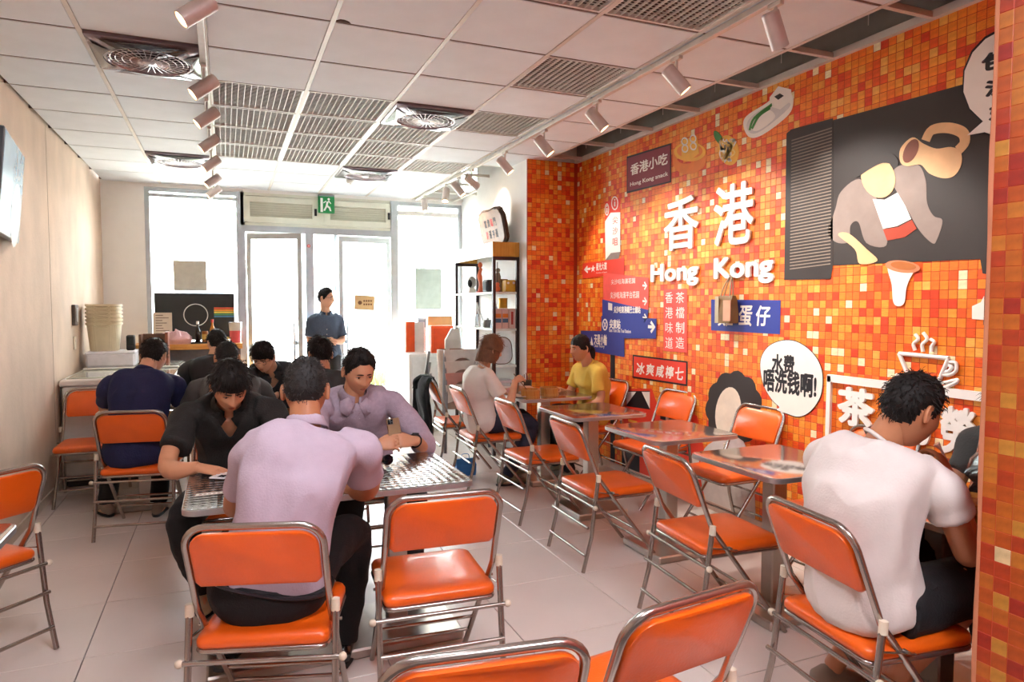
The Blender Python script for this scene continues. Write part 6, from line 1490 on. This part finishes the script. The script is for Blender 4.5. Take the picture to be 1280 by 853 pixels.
# wooden plaque with bark edge, leaning on the column
t = thing('wooden_plaque', 'bark-edged wooden slab with two rows of characters on top of shelf', 'plaque', (2.62, 6.75, 2.142))
PM = Matrix(((0, -.2, -.98, .02), (-1, 0, 0, .0), (0, .98, -.2, 0), (0, 0, 0, 1)))   # x -> -Y, y -> up, face to -X
rp_ = random.Random(6); out = []
for i in range(40):
    a = 2 * PI * i / 40; e_ = .42; x = .34 * math.copysign(abs(math.cos(a)) ** e_, math.cos(a)); y = .19 + .19 * math.copysign(abs(math.sin(a)) ** e_, math.sin(a)); k = 1 + rp_.uniform(-.03, .03); out.append((x * k, max(.0, y * k)))
PM2 = Matrix.Translation((0, 0, 0)) @ PM
q = MB(); q.rings([[PM2 @ V((x * k, .18 + (y - .18) * k, d)) for x, y in out] for d, k in ((-.05, .96), (-.035, 1.03), (-.01, 1.03), (.0, .97))]); q.obj('bark', mat('bark', '#4a3222', .9, 0, .3, 14, .6, 40), t, 30)
q = MB(); q.prism([(x * .94, .18 + (y - .18) * .92) for x, y in out], PM2, .0005, .004); q.obj('face', wood('plaque wood', '#7d4f24', '#946436', 6, (8, 2, 2)), t, 0)
ink = mat('ink', '#3c3230', .7); inkr = mat('ink red', '#c23b32', .7)
for r_, row in enumerate(('富貴臨門', '財運亨通')):
    for i, ch in enumerate(row):
        red = (r_ == 0 and i == 2) or (r_ == 1 and i == 0)
        text_on('character', ch, PM2 @ Matrix.Translation((-.17 + i * .09, .2 - r_ * .12, .0042)), .065, .085, inkr if red else ink, .001, .02, t)
# shelf goods (each on its board)
def on(y_px, z): return z
def vase(name, label, cat, loc, prof, m, part='body'): return lat(name, label, cat, loc, prof, m, part=part)
t = thing('figurine', 'grey stone bust with dark face on the upper shelf', 'figurine', (2.56, 7.25, 1.65)); MB().lathe([(.0, 0), (.05, 0), (.045, .03), (.03, .06), (.0, .065)], n=16, cap=False).obj('base', M_trk, t, 40); MB().sph((0, 0, .12), .05, .055, .07).obj('head', mat('stone grey', '#b9b9b4', .6), t, 60); MB().sph((-.03, -.02, .11), .03, .035, .045).obj('face', M_blk, t, 60)
t = thing('figurine', 'slim orange standing figurine on the upper shelf', 'figurine', (2.56, 6.98, 1.65)); q = MB(); q.tube(cat_spline([(0, 0, .0), (.005, 0, .1), (-.008, 0, .2), (.004, 0, .27)], 4), [.035, .03, .024, .02, .02, .022, .026, .028, .022, .016, .014, .013, .012], 12); q.obj('body', mat('coral figure', '#ee7a4a', .45), t, 60); MB().sph((0, 0, .3), .025, None, .032).obj('head', MATS['coral figure'], t, 60); MB().tube([(0, -.02, .24), (-.02, -.06, .2), (0, -.06, .26)], [.01, .009, .006], 8).obj('arm', MATS['coral figure'], t); MB().lathe([(.0, 0), (.045, 0), (.04, .018), (.0, .02)], n=16, cap=False).obj('base', mat('red base', '#c8362c', .4), t, 40)
t = thing('speaker', 'small dark grey block on the upper shelf by the corner post', 'speaker', (2.55, 6.68, 1.65)); MB().bbox(-.05, .05, -.07, .07, 0, .13, .012).obj('body', mat('slate box', '#3d4750', .5), t, 30); MB().bbox(-.056, -.05, -.05, .05, .02, .11, .002).obj('grille', mat('slate dark', '#2a3036', .7), t, 0)
t = thing('box', 'tan box behind the dark grey block on the upper shelf', 'box', (2.66, 6.6, 1.65)); MB().bbox(-.04, .04, -.06, .06, 0, .13, .004).obj('body', mat('cardboard', '#b98d5c', .8), t, 0); MB().bbox(-.042, .042, -.062, .062, .1, .135, .003).obj('lid', mat('cardboard dark', '#9c7448', .8), t, 0)
t = thing('figurine', 'small brown figurine standing behind the grey block', 'figurine', (2.6, 6.56, 1.65)); MB().lathe([(.0, 0), (.03, 0), (.03, .16), (.018, .2), (.0, .2)], n=14, cap=False).obj('body', mat('taupe figure', '#8d7763', .5), t, 40); MB().sph((0, 0, .225), .024).obj('head', mat('taupe figure', '#8d7763', .5), t, 60)
t = thing('box', 'yellow metal lunch box with two clasps on the near shelf end', 'box', (2.67, 6.42, 1.65)); MB().bbox(-.055, .055, -.04, .06, 0, .12, .008).obj('body', mat('yellow tin', '#d7a52a', .35), t, 30); 
for x in (-.03, .03): MB().cyl((x, -.045, .09), (x, -.038, .09), .012, n=12).obj('clasp', P_white, t, 0)
t = thing('figurine', 'orange toy figure beside the yellow lunch box', 'figurine', (2.54, 6.42, 1.65)); MB().sph((0, 0, .03), .03, None, .032).obj('body', mat('coral figure', '#ee7a4a', .45), t, 60); MB().sph((0, 0, .075), .022).obj('head', mat('coral figure', '#ee7a4a', .45), t, 60); MB().cyl((0, .0, .09), (0, 0, .3), .004, n=8).obj('rod', M_post, t)
t = thing('picture_stand', 'white easel frame on the middle shelf', 'picture stand', (2.55, 7.05, 1.28)); MB().tube([(0, -.07, 0), (0, 0, .26), (0, .07, 0)], .008, 8).obj('frame', M_white, t); MB().tube([(.0, 0, .26), (.09, 0, 0)], .006, 8).obj('strut', M_white, t); MB().box(-.004, .004, -.045, .045, .02, .14).obj('card', mat('grey card', '#9aa3a8', .6), t, 0)
t = thing('teapot', 'grey metal teapot on the middle shelf', 'teapot', (2.57, 6.78, 1.28)); MB().lathe([(.0, 0), (.045, 0), (.06, .04), (.045, .08), (.0, .085)], n=20, cap=False).obj('body', mat('pewter', '#8d8b86', .35, .6), t, 50); MB().tube([(0, -.05, .04), (0, -.09, .07)], [.012, .007], 8).obj('spout', MATS['pewter'], t); MB().tube(cat_spline([(0, .05, .06), (0, .09, .06), (0, .07, .02)], 4), .006, 8).obj('handle', MATS['pewter'], t); MB().sph((0, 0, .09), .012).obj('knob', MATS['pewter'], t)
t = thing('bottle', 'pale blue cone bottle beside the teapot on the middle shelf', 'bottle', (2.58, 6.58, 1.28)); MB().lathe([(.0, 0), (.055, 0), (.04, .12), (.016, .22), (.0, .22)], n=18, cap=False).obj('body', mat('pale blue glaze', '#c3d2e2', .25), t, 50); MB().lathe([(.0, .215), (.014, .22), (.014, .25), (.0, .25)], n=12, cap=False).obj('stopper', M_white, t, 40)
for i in range(3):
    t = thing('box', ['pink box with orange and blue bands, leftmost on the near shelf end', 'pink box with orange and blue bands, middle on the near shelf end', 'plain pink box with red writing at the right of the banded boxes'][i], 'box', (2.53 + .075 * i, 6.42, 1.28), 0, 'pink boxes on the shelf'); MB().bbox(-.034, .034, -.05, .05, 0, .2, .003).obj('body', mat('pink carton', '#e3bfb4', .6), t, 0)
    if i < 2: MB().box(-.03, .03, -.0515, -.05, .11, .15).obj('band', mat('orange band', '#e8873a', .6), t, 0); MB().box(-.03, .03, -.0515, -.05, .06, .1).obj('band', mat('blue band', '#4d6f8f', .6), t, 0)
    else: MB().box(-.012, .012, -.0515, -.05, .04, .17).obj('band', mat('ink red', '#c23b32', .7), t, 0)
t = lat('pot', 'small gold tin standing on the pink boxes', 'tin', (2.6, 6.42, 1.482), [(.0, 0), (.045, 0), (.045, .09), (.04, .095), (.0, .095)], mat('gold tin', '#c99a2e', .3, .5)); MB().lathe([(.0, .09), (.047, .09), (.047, .105), (.0, .107)], n=20, cap=False).obj('lid', mat('gold tin', '#c99a2e', .3, .5), t, 40)
t = thing('tray', 'round-cornered pale tray leaning on the lower shelf', 'tray', (2.6, 6.46, .912)); TM = Matrix.Rotation(-.18, 4, 'X'); q = MB(); q.rings([[TM @ V((x, d, z + .14)) for x, z, _ in rrect(-.12 * k, .12 * k, -.138 * k, .138 * k, .09 * k, 0, 6)] for d, k in ((.012, .96), (.0, 1), (-.01, 1), (-.004, .9))]); q.obj('body', mat('tray pale', '#dfe3e6', .25), t, 40); q = MB(); q.tube([TM @ V((x, -.01, z + .14)) for x, z, _ in rrect(-.12, .12, -.138, .138, .09, 0, 6)], .005, 6, closed=True); q.obj('rim', mat('tray rim', '#6d5a48', .4), t)
t = thing('box', 'clear storage box on the lowest visible shelf', 'box', (2.6, 6.5, .55)); MB().bbox(-.11, .11, -.1, .1, 0, .18, .01).obj('body', mat('clear box', '#cfd6da', .2), t, 0); MB().bbox(-.115, .115, -.105, .105, .17, .2, .008).obj('lid', mat('box white', '#eceaf0', .4), t, 0)
t = thing('pouch', 'dark blue pouch on the lower shelf behind the bobbed woman', 'pouch', (2.58, 6.85, .912)); q = MB(); q.sph((0, 0, .07), .08, .13, .07, 18, 10); q.obj('body', mat('slate pouch', '#4a5a6c', .7), t, 60); MB().tube(cat_spline([(0, -.08, .12), (0, 0, .17), (0, .08, .12)], 4), .008, 8).obj('strap', mat('slate pouch', '#4a5a6c', .7), t)
COL.objects.unlink(_fo); bpy.data.objects.remove(_fo)
